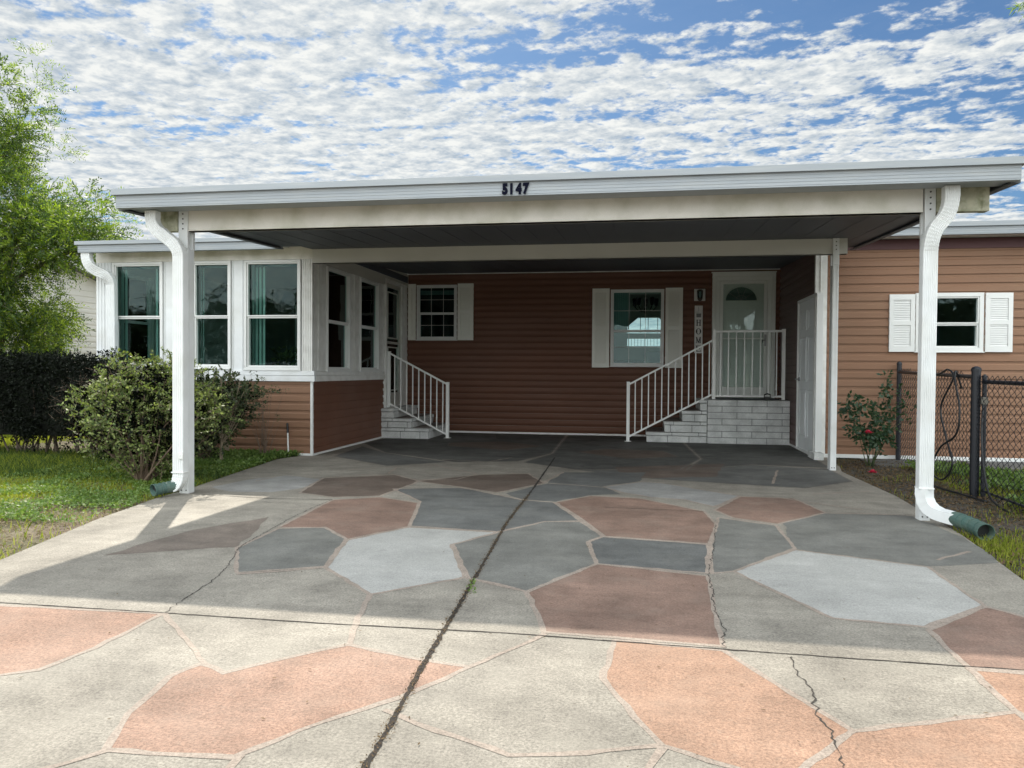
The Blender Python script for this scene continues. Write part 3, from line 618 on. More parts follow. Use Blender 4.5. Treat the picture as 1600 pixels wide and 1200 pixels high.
for q in ((-7.2,-6.5),(-6.0,-5.5),(-5.2,-4.5)): MB().fb(F,q[0],q[1],2.53,2.61,-.15,-.12).build('blind',M['teal'],sun)
b=MB(); b.box(-6.38,-6.10,13.44,13.47,.70,2.35); b.box(-6.36,-6.12,13.43,13.44,1.80,1.84); b.build('pale_panel',M['vinyl'],sun)  # pale upright panel with a crossbar against the back wall
# fascia and roof
b=MB(); b.box(-7.53,-4.61,9.27,9.35,2.70,2.80); b.box(-7.56,-4.61,9.24,9.36,2.80,2.85); 
for k in range(3): b.box(-7.529,-4.612,9.2675,9.27,2.715+.026*k,2.728+.026*k)
b.build('fascia',M['fascia'],sun,bevel=.004)
b=MB(); b.prism([(-7.52,9.36,2.77),(-7.52,13.7,2.98),(-7.52,13.7,3.05),(-7.52,9.36,2.84)],(2.9,0,0)); b.build('roof',M['fascia'],sun)
b=MB(); b.box(-7.48,-4.64,9.36,9.59,2.755,2.769); b.build('soffit',M['trim'],sun)
# downspout at the far left corner
DP=[(-.045,-.03),(.045,-.03),(.045,.03),(-.045,.03)]
def dprof(w_,h_,n=5):
    p=[]; 
    for k in range(n):
        x=-w_/2+w_*k/n; s_=w_/n; p+=[(x+s_*.12,-h_/2),(x+s_*.28,-h_/2-.005),(x+s_*.72,-h_/2-.005),(x+s_*.88,-h_/2)]
    return [(-w_/2,-h_/2)]+p+[(w_/2,-h_/2),(w_/2,h_/2),(-w_/2,h_/2)]
def crimp(p):
    q=[Vector(v) for v in p]; return [1.0 if (i==0 or i==len(q)-1 or (q[i+1]-q[i]).length>.3 or (q[i]-q[i-1]).length>.3) else (1.012 if i%2 else .975) for i in range(len(q))]
def bez(a,b_,c,n=14): return [(Vector(a)*(1-t)**2+Vector(b_)*2*t*(1-t)+Vector(c)*t*t) for t in [k/n for k in range(n+1)]]
b=MB(); pth=[(-7.44,9.33,2.705)]+bez((-7.44,9.33,2.66),(-7.44,9.33,2.53),(-7.33,9.40,2.46))+bez((-7.27,9.43,2.43),(-7.195,9.47,2.39),(-7.195,9.50,2.29))+[(-7.195,9.53,.1)]
b.sweep(pth,dprof(.13,.07),scales=crimp(pth)); b.build('downspout',M['white'],sun)
# side door of the sunroom
b=MB().ring(E_,12.50,13.44,.50,2.70,.055,-.11,.03,wb=.02); b.build('door_casing',M['trim'],sun,bevel=.003)
b=MB().ring(E_,12.56,13.38,.53,2.64,.07,-.03,.0,wb=.22); b.fb(E_,12.63,13.31,1.60,1.64,-.025,-.002); b.ring(E_,12.70,13.24,.78,1.55,.02,-.02,-.004); b.ring(E_,12.70,13.24,1.69,2.5,.02,-.02,-.004)
sd=b.build('storm_door',M['rearbeam'],sun,bevel=.003); MB().fb(E_,12.62,13.32,.74,2.58,-.019,-.015).build('pane',M['glass'],sd)
b=MB(); b.tube([E_.p(12.60,1.62,0),E_.p(12.60,1.62,.04),E_.p(12.70,1.62,.045)],.008,6); b.build('handle',M['steel'],sd)

# ------------------------------------------------------------------ storage shed wing at the right
shed=empty('shed',(3.6,11,0),'brown sided storage wing at the right with small shuttered window and white side door','shed')
F=front(11.0); SWN=(3.575,4.405,1.440,2.215)
b=MB(); siding(b,F,2.46,6.6,.05,2.80,[SWN]); b.build('wall',M['siding2'],shed,fix=False)
Wf=west(2.33); SD=(10.86,12.11,.02,2.20)
b=MB(); siding(b,Wf,11.0,13.78,.03,3.0,[(10.8,12.13,-.1,2.215)]); b.build('side_wall',M['siding_dark'],shed,fix=False)
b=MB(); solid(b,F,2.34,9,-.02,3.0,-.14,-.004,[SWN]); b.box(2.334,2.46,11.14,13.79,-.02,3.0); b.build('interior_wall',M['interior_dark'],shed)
b=MB(); b.box(2.5,9,11.15,13.7,.3,.36); b.build('floor',M['carpet'],shed)
b=MB(); b.fb(F,2.46,6.6,2.80,2.935,0,.022); b.build('frieze',M['maroon'],shed)
b=MB(); b.fb(F,2.44,6.6,.0,.05,0,.030); b.fb(Wf,11.0,13.78,.0,.03,0,.03); b.build('base_trim',M['vinyl'],shed,bevel=.003)
b=MB(); b.box(2.30,2.455,10.965,11.02,0.0,2.9); b.box(2.36,2.375,10.95,10.965,.0,2.9); b.build('corner_trim',M['trim'],shed,bevel=.004)
b=MB(); b.box(2.24,2.36,10.6,11.0,0,.09); b.build('sill_block',M['brick'],shed,bevel=.004)
b=MB(); b.box(2.2,6.8,10.66,10.74,2.93,3.03); b.box(2.18,6.85,10.63,10.75,3.03,3.09)
for k in range(3): b.box(2.21,6.79,10.657,10.66,2.945+.027*k,2.958+.027*k)
b.build('fascia',M['fascia'],shed,bevel=.004)
b=MB(); b.prism([(2.2,10.75,2.99),(2.2,16,3.2),(2.2,16,3.27),(2.2,10.75,3.06)],(7,0,0)); b.build('roof',M['fascia'],shed)
b=MB(); b.box(2.25,6.8,10.75,10.99,2.94,2.955); b.build('soffit',M['trim'],shed)
window(F,*SWN,shed,zm=1.825,fw=.052,gl='clear',proud=.04)
shutter(F,3.245,3.565,1.435,2.20,shed,m='vinyl',n=24,d=.022); shutter(F,4.425,4.752,1.435,2.21,shed,m='vinyl',n=24,d=.022)
b=MB().ring(Wf,SD[0]-.03,SD[1]+.03,.0,2.225,.035,-.05,.035,wb=.02); b.build('door_casing',M['vinyl'],shed,bevel=.003)
b=MB(); b.fb(Wf,SD[0]+.006,SD[1]-.006,.025,2.188,-.05,.01)
um=(SD[0]+SD[1])/2
for (z0_,z1_) in ((.22,.90),(1.02,1.66),(1.76,2.04)):
    for (u0,u1) in ((SD[0]+.14,um-.06),(um+.06,SD[1]-.14)):
        b.ring(Wf,u0,u1,z0_,z1_,.022,.01,.022); b.fb(Wf,u0+.06,u1-.06,z0_+.05,z1_-.05,.01,.020)
dd=b.build('side_door',M['shed_door'],shed,bevel=.004)
b=MB(); b.tube([Wf.p(12.04,1.05,.01),Wf.p(12.04,1.05,.03)],.03,12); b.tube([Wf.p(12.04,1.05,.03),Wf.p(12.04,1.05,.07),Wf.p(11.95,1.05,.075)],.010,8)
b.build('handle',M['steel'],dd)

# ------------------------------------------------------------------ carport
cp=empty('carport',(-1,6.5,0),'flat aluminium double carport on two white front posts over the stained driveway','carport')
def soz(y): return 2.565+.0477*(y-6.15)
x0,x1=-4.58,2.69
b=MB(); t=.10
b.prism([(x0,6.15,soz(6.15)+.02),(x0,9.22,soz(9.22)),(x0,9.22,soz(9.22)+t),(x0,6.15,2.69)],(x1-x0,0,0))
b.prism([(-4.30,9.22,soz(9.22)),(-4.30,13.79,soz(13.79)),(-4.30,13.79,soz(13.79)+t),(-4.30,9.22,soz(9.22)+t)],(6.6,0,0))
b.prism([(2.3,9.22,soz(9.22)),(2.3,10.6,soz(10.6)),(2.3,10.6,soz(10.6)+t),(2.3,9.22,soz(9.22)+t)],(.39,0,0))
k=0
x=x0+.3
while x<x1-.1:                                                      # pan ribs under the deck
    ya,yb=6.5,(13.7 if -4.25<x<2.25 else (9.2 if x<0 else 10.5))
    b.prism([(x,ya,soz(ya)),(x,yb,soz(yb)),(x,yb,soz(yb)-.002),(x,ya,soz(ya)-.002)],(.008,0,0)); x+=.305
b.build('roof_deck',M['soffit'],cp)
b=MB(); b.box(-4.62,-4.28,9.21,9.62,2.785,2.80); b.build('gap_cover',M['trim'],cp)  # strip added to stop sun leaking through the roof gap
b=MB(); b.box(-4.57,2.68,6.09,6.16,2.550,2.660); b.box(-4.60,2.71,6.06,6.17,2.660,2.712)
b.box(-4.56,2.67,6.16,6.40,2.575,2.585)
for k in range(4): b.box(-4.569,2.679,6.0875,6.09,2.562+.025*k,2.573+.025*k)
b.build('fascia',M['fascia'],cp,bevel=.004)
for sx,nm in ((-4.60,0),(2.69,1)):
    b=MB(); ye=9.23 if nm==0 else 10.6
    b.prism([(sx,6.17,2.545),(sx,ye,soz(ye)-.03),(sx,ye,soz(ye)+.10),(sx,6.17,2.705)],(.02,0,0))
    xx=sx+.02 if nm==0 else sx-.04
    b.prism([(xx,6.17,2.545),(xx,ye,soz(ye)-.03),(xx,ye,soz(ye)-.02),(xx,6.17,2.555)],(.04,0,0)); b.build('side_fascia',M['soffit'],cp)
b=MB(); b.box(-4.12,2.14,6.44,6.52,2.402,2.61); b.box(-4.12,2.14,6.432,6.528,2.402,2.412); b.box(-4.12,2.14,6.432,6.528,2.598,2.61); b.build('front_beam',M['beam'],cp,bevel=.003)
b=MB(); b.box(-4.43,-4.205,6.44,6.52,2.405,2.61); b.build('beam_end',M['mildew'],cp,bevel=.003)
b=MB(); b.box(2.235,2.61,6.44,6.52,2.402,2.61); b.box(2.56,2.612,6.436,6.524,2.40,2.612); b.build('beam_end',M['mildew'],cp,bevel=.003)
b=MB(); b.box(-4.30,2.36,9.56,9.64,2.545,2.745); b.box(-4.30,2.36,9.552,9.648,2.545,2.556); b.box(-4.30,2.36,9.552,9.648,2.734,2.745); b.build('rear_beam',M['rearbeam'],cp,bevel=.003)
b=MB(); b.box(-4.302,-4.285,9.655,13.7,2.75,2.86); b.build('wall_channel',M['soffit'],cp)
def post(x0,x1,y0,y1,zt,bolts):
    b=MB(); b.box(x0,x1,y0,y1,0,zt-.36); b.box(x0,x1,y0-.012,y0+.02,zt-.36,zt); b.box(x0,x1,y1-.02,y1+.012,zt-.36,zt)
    b.box(x0+.008,x0+.02,y0-.004,y0,0.0,zt-.37); b.box(x1-.02,x1-.008,y0-.004,y0,0.0,zt-.37)
    p=b.build('post',M['white'],cp,bevel=.003)
    xc=(x0+x1)/2
    for k in range(4): MB().tube([(xc,y0-.018,zt-.045-.045*k),(xc,y0-.01,zt-.045-.045*k)],.0065,8).build('bolt',M['screw'],p)
    for xx in (x0+.02,x1-.02): MB().tube([(xx,y0-.007,.03),(xx,y0+.005,.03)],.006,8).build('bolt',M['screw'],p)
post(-4.185,-4.095,6.435,6.53,2.60,1); post(2.148,2.225,6.435,6.53,2.60,1); post(2.193,2.262,9.54,9.66,2.775,1)
# front downspouts
b=MB(); pth=[(-4.345,6.28,2.553)]+bez((-4.345,6.28,2.50),(-4.345,6.28,2.41),(-4.27,6.30,2.36))+bez((-4.20,6.32,2.30),(-4.125,6.33,2.25),(-4.118,6.345,2.16))+[(-4.118,6.345,.22)]+bez((-4.118,6.345,.20),(-4.118,6.345,.09),(-4.172,6.30,.084))[1:]
pth=[Vector(p)+Vector((0,0,0)) for p in pth]
b.sweep(pth,dprof(.105,.075),scales=crimp(pth)); ds=b.build('downspout',M['white'],cp)
b=MB()
def crimps(b,P,n,w_,h_):
    pass
b.box(-4.178,-4.058,6.296,6.39,.205,.215); b.build('strap',M['vinyl'],ds)
b=MB(); b.box(-4.10,-4.055,6.285,6.302,.335,.395); b.box(-4.085,-4.075,6.28,6.285,.36,.37); b.build('bracket',M['vinyl'],ds,bevel=.003)
b=MB(); P0=[(-4.160,6.315,.085),(-4.178,6.28,.082),(-4.205,6.225,.078),(-4.235,6.165,.073),(-4.248,6.14,.070)]
def cprof(r,n=16): return [(r*math.cos(2*math.pi*k/n),r*math.sin(2*math.pi*k/n)) for k in range(n)]
def boot(path,r,root):
    b=MB(); b.sweep(path,cprof(r),(0,0,1),scales=[1.0,1.05,.93,.98,1.12],cap=False)
    for k,t in enumerate((.3,.45,.6,.75)):
        i=t*(len(path)-1); a=int(i); p=Vector(path[a]).lerp(Vector(path[a+1]),i-a); q=p+(Vector(path[-1])-Vector(path[0])).normalized()*.008
        b.sweep([p,q],cprof(r*1.08),(0,0,1))
    # black plug painting the shade inside the boot
    b2=MB(); b2.sweep([Vector(q_) for q_ in path[:-1]]+[Vector(path[-2]).lerp(Vector(path[-1]),.3)],cprof(r*.86),(0,0,1),scales=[1.0,1.0,.93,.98,1.0],cap=True)
    b2.build('drain_shade',M['black'],root)
    o=b.build('drain_boot',M['green'],root,smooth=False)
    so_=o.modifiers.new('thick','SOLIDIFY'); so_.thickness=.004
    return o
boot(P0,.050,ds)
b=MB(); pth=[(2.272,6.26,2.553)]+bez((2.272,6.26,2.48),(2.272,6.27,2.36),(2.22,6.29,2.30))+bez((2.19,6.30,2.26),(2.152,6.31,2.20),(2.150,6.33,2.08))+[(2.150,6.345,.26)]
b.sweep(pth,dprof(.105,.075,8),scales=crimp(pth)); ds=b.build('downspout',M['white'],cp)
b=MB(); pth=[(2.150,6.345,.27)]+bez((2.150,6.345,.22),(2.155,6.33,.09),(2.26,6.22,.078),8)+[(2.315,6.14,.07)]
b.sweep(pth,dprof(.082,.108,6),(-.8,-.6,0),scales=crimp(pth)); b.build('elbow',M['white'],ds)
b=MB(); b.box(2.094,2.206,6.298,6.39,.265,.275); b.build('strap',M['vinyl'],ds)
boot([(2.30,6.16,.072),(2.315,6.10,.07),(2.335,5.98,.066),(2.348,5.84,.06),(2.352,5.76,.054)],.054,ds)
# ------------------------------------------------------------------ house number
hn=empty('house_number',(-1.03,6.08,2.57),'dark navy house number 5147 on the front fascia of the carport','house number')
def text_mesh(ch,size,extr,off):
    cu=bpy.data.curves.new('t','FONT'); cu.body=ch; cu.size=size; cu.extrude=extr; cu.offset=off; cu.align_x='CENTER'
    ob=bpy.data.objects.new('t',cu); COL.objects.link(ob); bpy.context.view_layer.update()
    me=bpy.data.meshes.new_from_object(ob.evaluated_get(bpy.context.evaluated_depsgraph_get())); bpy.data.objects.remove(ob); return me
def put_text(ch,x,y,z,size,name,m,root,sx=1.,off=.004):
    me=text_mesh(ch,size,.004,off); me.materials.clear(); me.materials.append(m)
    T=Matrix.Translation(Vector((x,y,z))-ORIG[root])@Matrix.Rotation(R(90),4,'X')@Matrix.Diagonal((sx,1,1,1)); me.transform(T)
    o=bpy.data.objects.new(name,me); COL.objects.link(o); o.parent=root; ORIG[o]=ORIG[root]; return o
for k,ch in enumerate('5147'): put_text(ch,-1.098+.056*k-(.004 if ch=='1' else 0),6.076,2.564,.112,'digit',M['navy'],hn,.76,.0072)

# ------------------------------------------------------------------ block steps
def blocks(mb,x0,x1,y0,y1,z0,z1,nc,bw,off=0.,m=0,gap=.010):
    """coursed blocks, all sides; mortar core just inside"""
    h=(z1-z0)/nc; mb.box(x0+.006,x1-.006,y0+.006,y1-.006,z0,z1-.006,1)
    for c in range(nc):
        a=x0-(bw/2 if (c%2) else 0)+off
        while a>x0: a-=bw
        while a<x1:
            l=max(a,x0); r=min(a+bw-gap,x1)
            if r-l>.03: j=random.uniform(-.002,.002); mb.box(l,r,y0+j,y1,z0+c*h+gap/2,z0+(c+1)*h-gap/2,m)
            a+=bw
st=empty('block_steps',(1.2,13.2,0),'grey block steps and tall landing below the front door','steps')
b=MB(); blocks(b,1.04,2.30,12.65,13.76,0,.705,7,.46); b.build('landing',[M['brick'],M['mortar']],st,bevel=.004)
tops=[.168,.345,.522]; xs=[.08,.365,.645]
z_=0
for k in range(3):
    b=MB(); zt=tops[k]; blocks(b,xs[k],1.032,12.68,13.74,z_,zt-.058,1,.34,off=.1*k); blocks(b,xs[k]-.012,1.032,12.67,13.75,zt-.058,zt,1,.42,off=.16*k); 
    b.build('step',[M['brick'],M['mortar']],st,bevel=.004)
    z_=zt
b=MB(); blocks(b,.925,1.032,12.67,13.74,.523,.645,1,.34); blocks(b,.905,1.032,12.665,13.74,.646,.700,1,.4); b.build('step',[M['brick'],M['mortar']],st,bevel=.004)
b=MB()
for k in range(3): b.box(xs[k]+.0,(xs+[.93])[k+1]-.02,12.70,13.72,tops[k]+.001,tops[k]+.006)
b.build('tread',M['tread'],st)
st=empty('block_steps',(-3.9,12.9,0),'small flight of grey block steps under the sunroom side door','steps')
z_=0
for k,(xr,zt) in enumerate(((-3.48,.180),(-3.775,.340),(-4.085,.505))):
    b=MB(); blocks(b,-4.31,xr-.012,12.32,13.7,z_,zt-.058,1,.34,off=.12*k); blocks(b,-4.31,xr,12.31,13.71,zt-.058,zt,1,.42,off=.2*k); b.build('step',[M['brick'],M['mortar']],st,bevel=.004); z_=zt
b=MB(); b.box(-3.76,-3.5,12.34,13.68,.181,.186); b.box(-4.07,-3.79,12.34,13.68,.341,.346); b.build('tread',M['tread'],st)

# ------------------------------------------------------------------ hand rails
def bar(b,p,q,w,h):
    p,q=Vector(p),Vector(q); b.sweep([p,q],[(-w/2,-h/2),(w/2,-h/2),(w/2,h/2),(-w/2,h/2)],(0,1,0))
hr=empty('hand_railing',(1,12.65,0),'white metal hand railing sloping up the steps and across the front door landing','railing')
Y_=12.72
def rail_post(x,z0,z1,root,foot=True):
    b=MB(); b.box(x-.026,x+.026,Y_-.026,Y_+.026,z0,z1); b.box(x-.03,x+.03,Y_-.03,Y_+.03,z1,z1+.008)
    if foot: b.box(x-.055,x+.055,Y_-.05,Y_+.05,z0,z0+.007)
    b.build('post',M['rail'],root,bevel=.003)
rail_post(-.222,.001,.972,hr); rail_post(1.135,.712,1.83,hr,False); rail_post(2.205,.712,1.83,hr,False)
b=MB(); bar(b,(-.20,Y_,.942),(1.11,Y_,1.655),.028,.038); b.build('top_rail',M['rail'],hr,bevel=.002)
b=MB(); bar(b,(-.20,Y_,.085),(1.11,Y_,.785),.028,.030); b.build('bottom_rail',M['rail'],hr,bevel=.002)
b=MB(); bar(b,(1.16,Y_,1.80),(2.18,Y_,1.805),.034,.038); b.build('top_rail',M['rail'],hr,bevel=.002)
b=MB(); bar(b,(1.16,Y_,.765),(2.18,Y_,.765),.030,.030); b.build('bottom_rail',M['rail'],hr,bevel=.002)
def bal(x,z0,z1,root): MB().box(x-.0085,x+.0085,Y_-.0085,Y_+.0085,z0,z1).build('baluster',M['rail'],root)
for k in range(12):
    x=-.20+1.31*(k+.85)/12.3; f=(x+.20)/1.31; bal(x,.085+.70*f+.012,.942+.713*f-.012,hr)
for k in range(8): bal(1.225+.1235*k+.01,.778,1.785,hr)
hr=empty('hand_railing',(-3.8,12.6,0),'short white metal hand railing sloping down the steps at the sunroom side door','railing')
Y_=12.60
rail_post(-4.27,.506,1.455,hr,False); rail_post(-3.235,.001,.938,hr)
b=MB(); bar(b,(-4.245,Y_,1.425),(-3.26,Y_,.918),.028,.038); b.build('top_rail',M['rail'],hr,bevel=.002)
b=MB(); bar(b,(-4.245,Y_,.565),(-3.26,Y_,.068),.028,.030); b.build('bottom_rail',M['rail'],hr,bevel=.002)
for k in range(9):
    f=(k+.75)/9.3; x=-4.245+.985*f; bal(x,.565-.497*f+.012,1.425-.507*f-.012,hr)
# ------------------------------------------------------------------ things by the door
b=MB(); b.box(1.18,2.16,12.80,13.6,.7065,.722); tag(b.build('door_mat',M['black'],loc=(1.67,13.2,.7065),bevel=.003),'flat black mat lying on the landing behind the white railing','mat')
t=empty('iron_boot_scraper',(1.96,12.70,.70),'small black ornament standing on the landing edge near the right railing post','ornament')
b=MB(); b.box(1.91,2.01,12.66,12.68,.712,.722); b.box(1.91,1.918,12.655,12.69,.722,.80); b.box(2.002,2.01,12.655,12.69,.722,.80); b.build('frame',M['black'],t,bevel=.002)
b=MB(); b.tube([(1.915,12.67,.795),(1.96,12.67,.81),(2.005,12.67,.795)],.010,8); b.tube([(1.915,12.67,.76),(2.005,12.67,.76)],.006,8); b.build('handle',M['black'],t)
F=front(13.8)
t=empty('wall_lantern',(.975,13.76,2.38),'small aged wall lantern on a white block beside the front door','lantern')
b=MB(); b.fb(F,.880,1.070,2.385,2.595,.017,.05); b.build('mounting_block',M['trim'],t,bevel=.006)
b=MB(); b.tube([F.p(.975,2.56,.05),F.p(.975,2.57,.10)],.012,8); b.sweep([F.p(.975,2.575,.11),F.p(.975,2.555,.11),F.p(.975,2.545,.11)],cprof(.055,14),scales=[.5,1,1.05]); b.sweep([F.p(.975,2.43,.11),F.p(.975,2.415,.11),F.p(.975,2.37,.11)],cprof(.05,14),scales=[.8,.9,.35]); b.build('cap',M['bronze'],t,smooth=False)
b=MB(); b.sweep([F.p(.975,2.545,.11),F.p(.975,2.43,.11)],cprof(.043,14),scales=[1.1,.85]); b.build('lamp_glass',M['clear'],t,smooth=True)
b=MB()
for k in range(6): a=k*math.pi/3; b.tube([F.p(.975+.048*math.cos(a),2.545,.11+.048*math.sin(a)),F.p(.975+.04*math.cos(a),2.43,.11+.04*math.sin(a))],.003,5)
b.build('bar',M['bronze'],t)
t=empty('home_sign',(.96,13.77,1.48),'tall narrow pale sign reading HOME on the brown wall beside the front door','sign')
b=MB(); b.fb(F,.893,1.030,1.475,2.305,.018,.034); b.build('board',M['sign'],t,bevel=.003)
def serif(b,ch,cx,cz,h,wd):
    d0,d1=.034,.038; t1=.017; t2=.008; l,r=cx-wd/2,cx+wd/2; z0,z1=cz-h/2,cz+h/2
    def bx(a,c,e,f,k=0): b.fb(F,a,c,e,f,d0,d1+.0005*k)
    if ch=='H':
        for x in (l+.012,r-.012-t1): bx(x,x+t1,z0,z1); bx(x-.010,x+t1+.010,z0,z0+.006,1); bx(x-.010,x+t1+.010,z1-.006,z1,1)
        bx(l+.012,r-.012,cz-.004,cz+.004,2)
    if ch=='O':
        P=[];n=28
        for k in range(n):
            a=2*math.pi*k/n; c,s_=math.cos(a),math.sin(a); P.append(((cx+wd/2*c,cz+h/2*s_),(cx+(wd/2-t1*abs(c)-.006)*c,cz+(h/2-.007)*s_)))
        for k in range(n):
            (A1,B1),(A2,B2)=P[k],P[(k+1)%n]; b.hexa([F.p(*A1,d0),F.p(*A2,d0),F.p(*B2,d0),F.p(*B1,d0),F.p(*A1,d1),F.p(*A2,d1),F.p(*B2,d1),F.p(*B1,d1)])
    if ch=='M':
        bx(l+.008,l+.008+t2,z0,z1); bx(r-.008-t1,r-.008,z0,z1); bx(l,l+.024,z0,z0+.006,1); bx(r-.034,r,z0,z0+.006,1); bx(l,l+.022,z1-.006,z1,1); bx(r-.026,r,z1-.006,z1,1)
        for (xa,xb,tt) in ((l+.012,cx,.008),(r-.016,cx,.005)):
            b.hexa([F.p(xa-tt,z1,d0),F.p(xa+tt,z1,d0),F.p(xb+tt,z0+.004,d0),F.p(xb-tt,z0+.004,d0),F.p(xa-tt,z1,d1+.001),F.p(xa+tt,z1,d1+.001),F.p(xb+tt,z0+.004,d1+.001),F.p(xb-tt,z0+.004,d1+.001)])
    if ch=='E':
        bx(l+.01,l+.01+t1,z0,z1); bx(l,r-.004,z0,z0+.007,1); bx(l,r-.008,z1-.007,z1,1); bx(l+.01,r-.02,cz-.004,cz+.004,2); bx(r-.010,r-.004,z0,z0+.024,2); bx(r-.014,r-.008,z1-.022,z1,2); bx(r-.024,r-.019,cz-.012,cz+.012,3)
b=MB()
for ch,zc_ in zip('HOME',(2.005,1.855,1.705,1.555)): serif(b,ch,.961,zc_,.105,.09)
b.build('lettering',M['ink'],t)
b=MB(); b.fb(F,.922,1.002,2.10,2.165,.034,.042); b.fb(F,.958,.963,2.21,2.285,.034,.037); b.build('grey_panel',M['mortar'],t)
b=MB()
for (x,z2,r) in ((.935,2.185,.014),(.955,2.195,.017),(.978,2.182,.012),(1.0,2.178,.014),(.965,2.172,.012)): b.sweep([F.p(x,z2,.036),F.p(x,z2,.05)],cprof(r,9),(0,0,1),scales=[1,.5])
b.build('blossom',M['vinyl'],t)

# ------------------------------------------------------------------ inside the dining room
t=empty('chandelier',(.05,15.5,2.9),'dark five-cup chandelier seen through the dining room window','chandelier')
b=MB(); b.tube([(.05,15.5,2.94),(.05,15.5,2.40)],.010,8); b.sweep([(.05,15.5,2.64),(.05,15.5,2.55),(.05,15.5,2.44),(.05,15.5,2.35),(.05,15.5,2.30)],cprof(.03,10),scales=[.4,1,.6,1.1,.3]); b.build('stem',M['black'],t)
for k in range(5):
    a=2*math.pi*k/5+.3; c,s_=math.cos(a),math.sin(a)
    MB().tube([(.05,15.5,2.36)]+[(.05+c*r,15.5+s_*r,2.36-.03*math.sin(r*12)+.10*(r/.22)**3) for r in (.05,.1,.15,.2,.22)],.008,6).build('arm',M['black'],t)
    b=MB(); b.sweep([(.05+c*.22,15.5+s_*.22,z2) for z2 in (2.45,2.465,2.53,2.60)],cprof(.042,12),scales=[.4,.85,1,1.2],cap=False)
    o=b.build('shade',M['black'],t,smooth=True); q=o.modifiers.new('s','SOLIDIFY'); q.thickness=.003
t=empty('dining_table',(-.1,15.4,.62),'dark dining table standing inside the dining room window','table')
b=MB(); b.box(-.75,.45,15.0,15.9,1.32,1.36); b.build('table_top',M['darkwood'],t,bevel=.004)
for x in (-.70,.40):
    for y in (15.06,15.84): MB().box(x-.03,x+.03,y-.03,y+.03,.62,1.32).build('leg',M['darkwood'],t)
t=empty('dining_chair',(.30,14.6,.62),'dark high-backed dining chair behind the lower window pane','chair')
b=MB(); b.box(.08,.5,14.4,14.82,1.06,1.10); b.build('seat',M['darkwood'],t,bevel=.004)
b=MB(); b.box(.08,.5,14.37,14.40,1.12,1.52); b.build('backrest',M['darkwood'],t,bevel=.006)
for x in (.10,.48):
    for y in (14.42,14.80): MB().box(x-.02,x+.02,y-.02,y+.02,.62,1.06).build('leg',M['darkwood'],t)

t=empty('potted_plant',(-4.95,10.2,1.0),'dark leafy potted plant inside the rightmost front window of the sunroom','plant')
b=MB(); b.sweep([(-4.95,10.2,.95),(-4.95,10.2,1.12),(-4.95,10.2,1.14)],cprof(.09,14),scales=[.75,1,1.08]); b.build('pot',M['darkwood'],t)
b=MB(); b.box(-5.2,-4.7,10.05,10.35,.90,.94)
for x in (-5.16,-4.74): b.box(x-.02,x+.02,10.08,10.32,.68,.90)
b.build('stand',M['darkwood'],t)
PLANT=t
# ------------------------------------------------------------------ chain link fence and hose
fe=empty('chain_link_fence',(3.2,8.5,0),'black chain link fence running from the shed wall towards the camera at the right','fence')
fp=[(3.36,10.90,1.235),(3.12,7.91,1.18),(3.09,5.2,1.16)]
def fpost(x,y,h,r):
    b=MB(); b.tube([(x,y,-.1),(x,y,h)],r,14); b.sweep([(x,y,h),(x,y,h+.02),(x,y,h+.035),(x,y,h+.045)],cprof(r*1.12,14),scales=[1,1,.75,.3]); b.build('post',M['blackmetal'],fe,smooth=False)
fpost(3.36,10.90,1.26,.030); fpost(3.12,7.91,1.175,.040); fpost(3.175,7.86,1.10,.020); fpost(3.09,5.2,1.15,.035)
def wires(p,q,h0,h1,zb):
    p,q=Vector((p[0],p[1],0)),Vector((q[0],q[1],0)); Lg=(q-p).length; d=(q-p)/Lg; nn=Vector((-d.y,d.x,0)); n=int(Lg/.054); mb=MB(); pr=[(.0034,0),(-.002,.003),(-.002,-.003)]
    for k in range(n+1):
        s0=k*.054; h=h0+(h1-h0)*s0/Lg; P=[]; z2=zb; i=0
        while z2<h+.02:
            s_=s0+(.0255 if (i+k)%2 else -.0255); w_=.004 if (i%2) else -.004
            P.append(p+d*min(max(s_,0),Lg)+nn*w_+Vector((0,0,z2))); z2+=.034; i+=1
        mb.sweep(P,pr,(nn.x,nn.y,0),cap=False)
    return mb
wires((3.36,10.90),(3.12,7.91),1.20,1.15,.02).build('wire_mesh',M['blackmetal'],fe,fix=False)
wires((3.12,7.91),(3.09,5.2),1.13,1.10,.01).build('wire_mesh',M['blackmetal'],fe,fix=False)
b=MB(); b.tube([(3.36,10.9,1.165),(3.12,7.91,1.12)],.019,10); b.build('top_rail',M['blackmetal'],fe)
b=MB(); b.tube([(3.165,7.86,1.075),(3.09,5.2,1.06)],.019,10); b.tube([(3.165,7.86,.05),(3.09,5.2,.05)],.012,8); b.build('top_rail',M['blackmetal'],fe)
b=MB()
for k in range(14):
    s_=k/60+.02; 
b.box(3.14,3.20,7.835,7.885,.86,.93); b.build('latch',M['bronze'],fe,bevel=.004)
def crv(P,n=10):
    P=[Vector(p) for p in P]; P=[P[0]*2-P[1]]+P+[P[-1]*2-P[-2]]; Q=[]
    for i in range(1,len(P)-2):
        a,b_,c,d=P[i-1:i+3]
        for k in range(n):
            t=k/n; Q.append(.5*((2*b_)+(-a+c)*t+(2*a-5*b_+4*c-d)*t*t+(-a+3*b_-3*c+d)*t**3))
    return Q+[P[-2]]
b=MB()
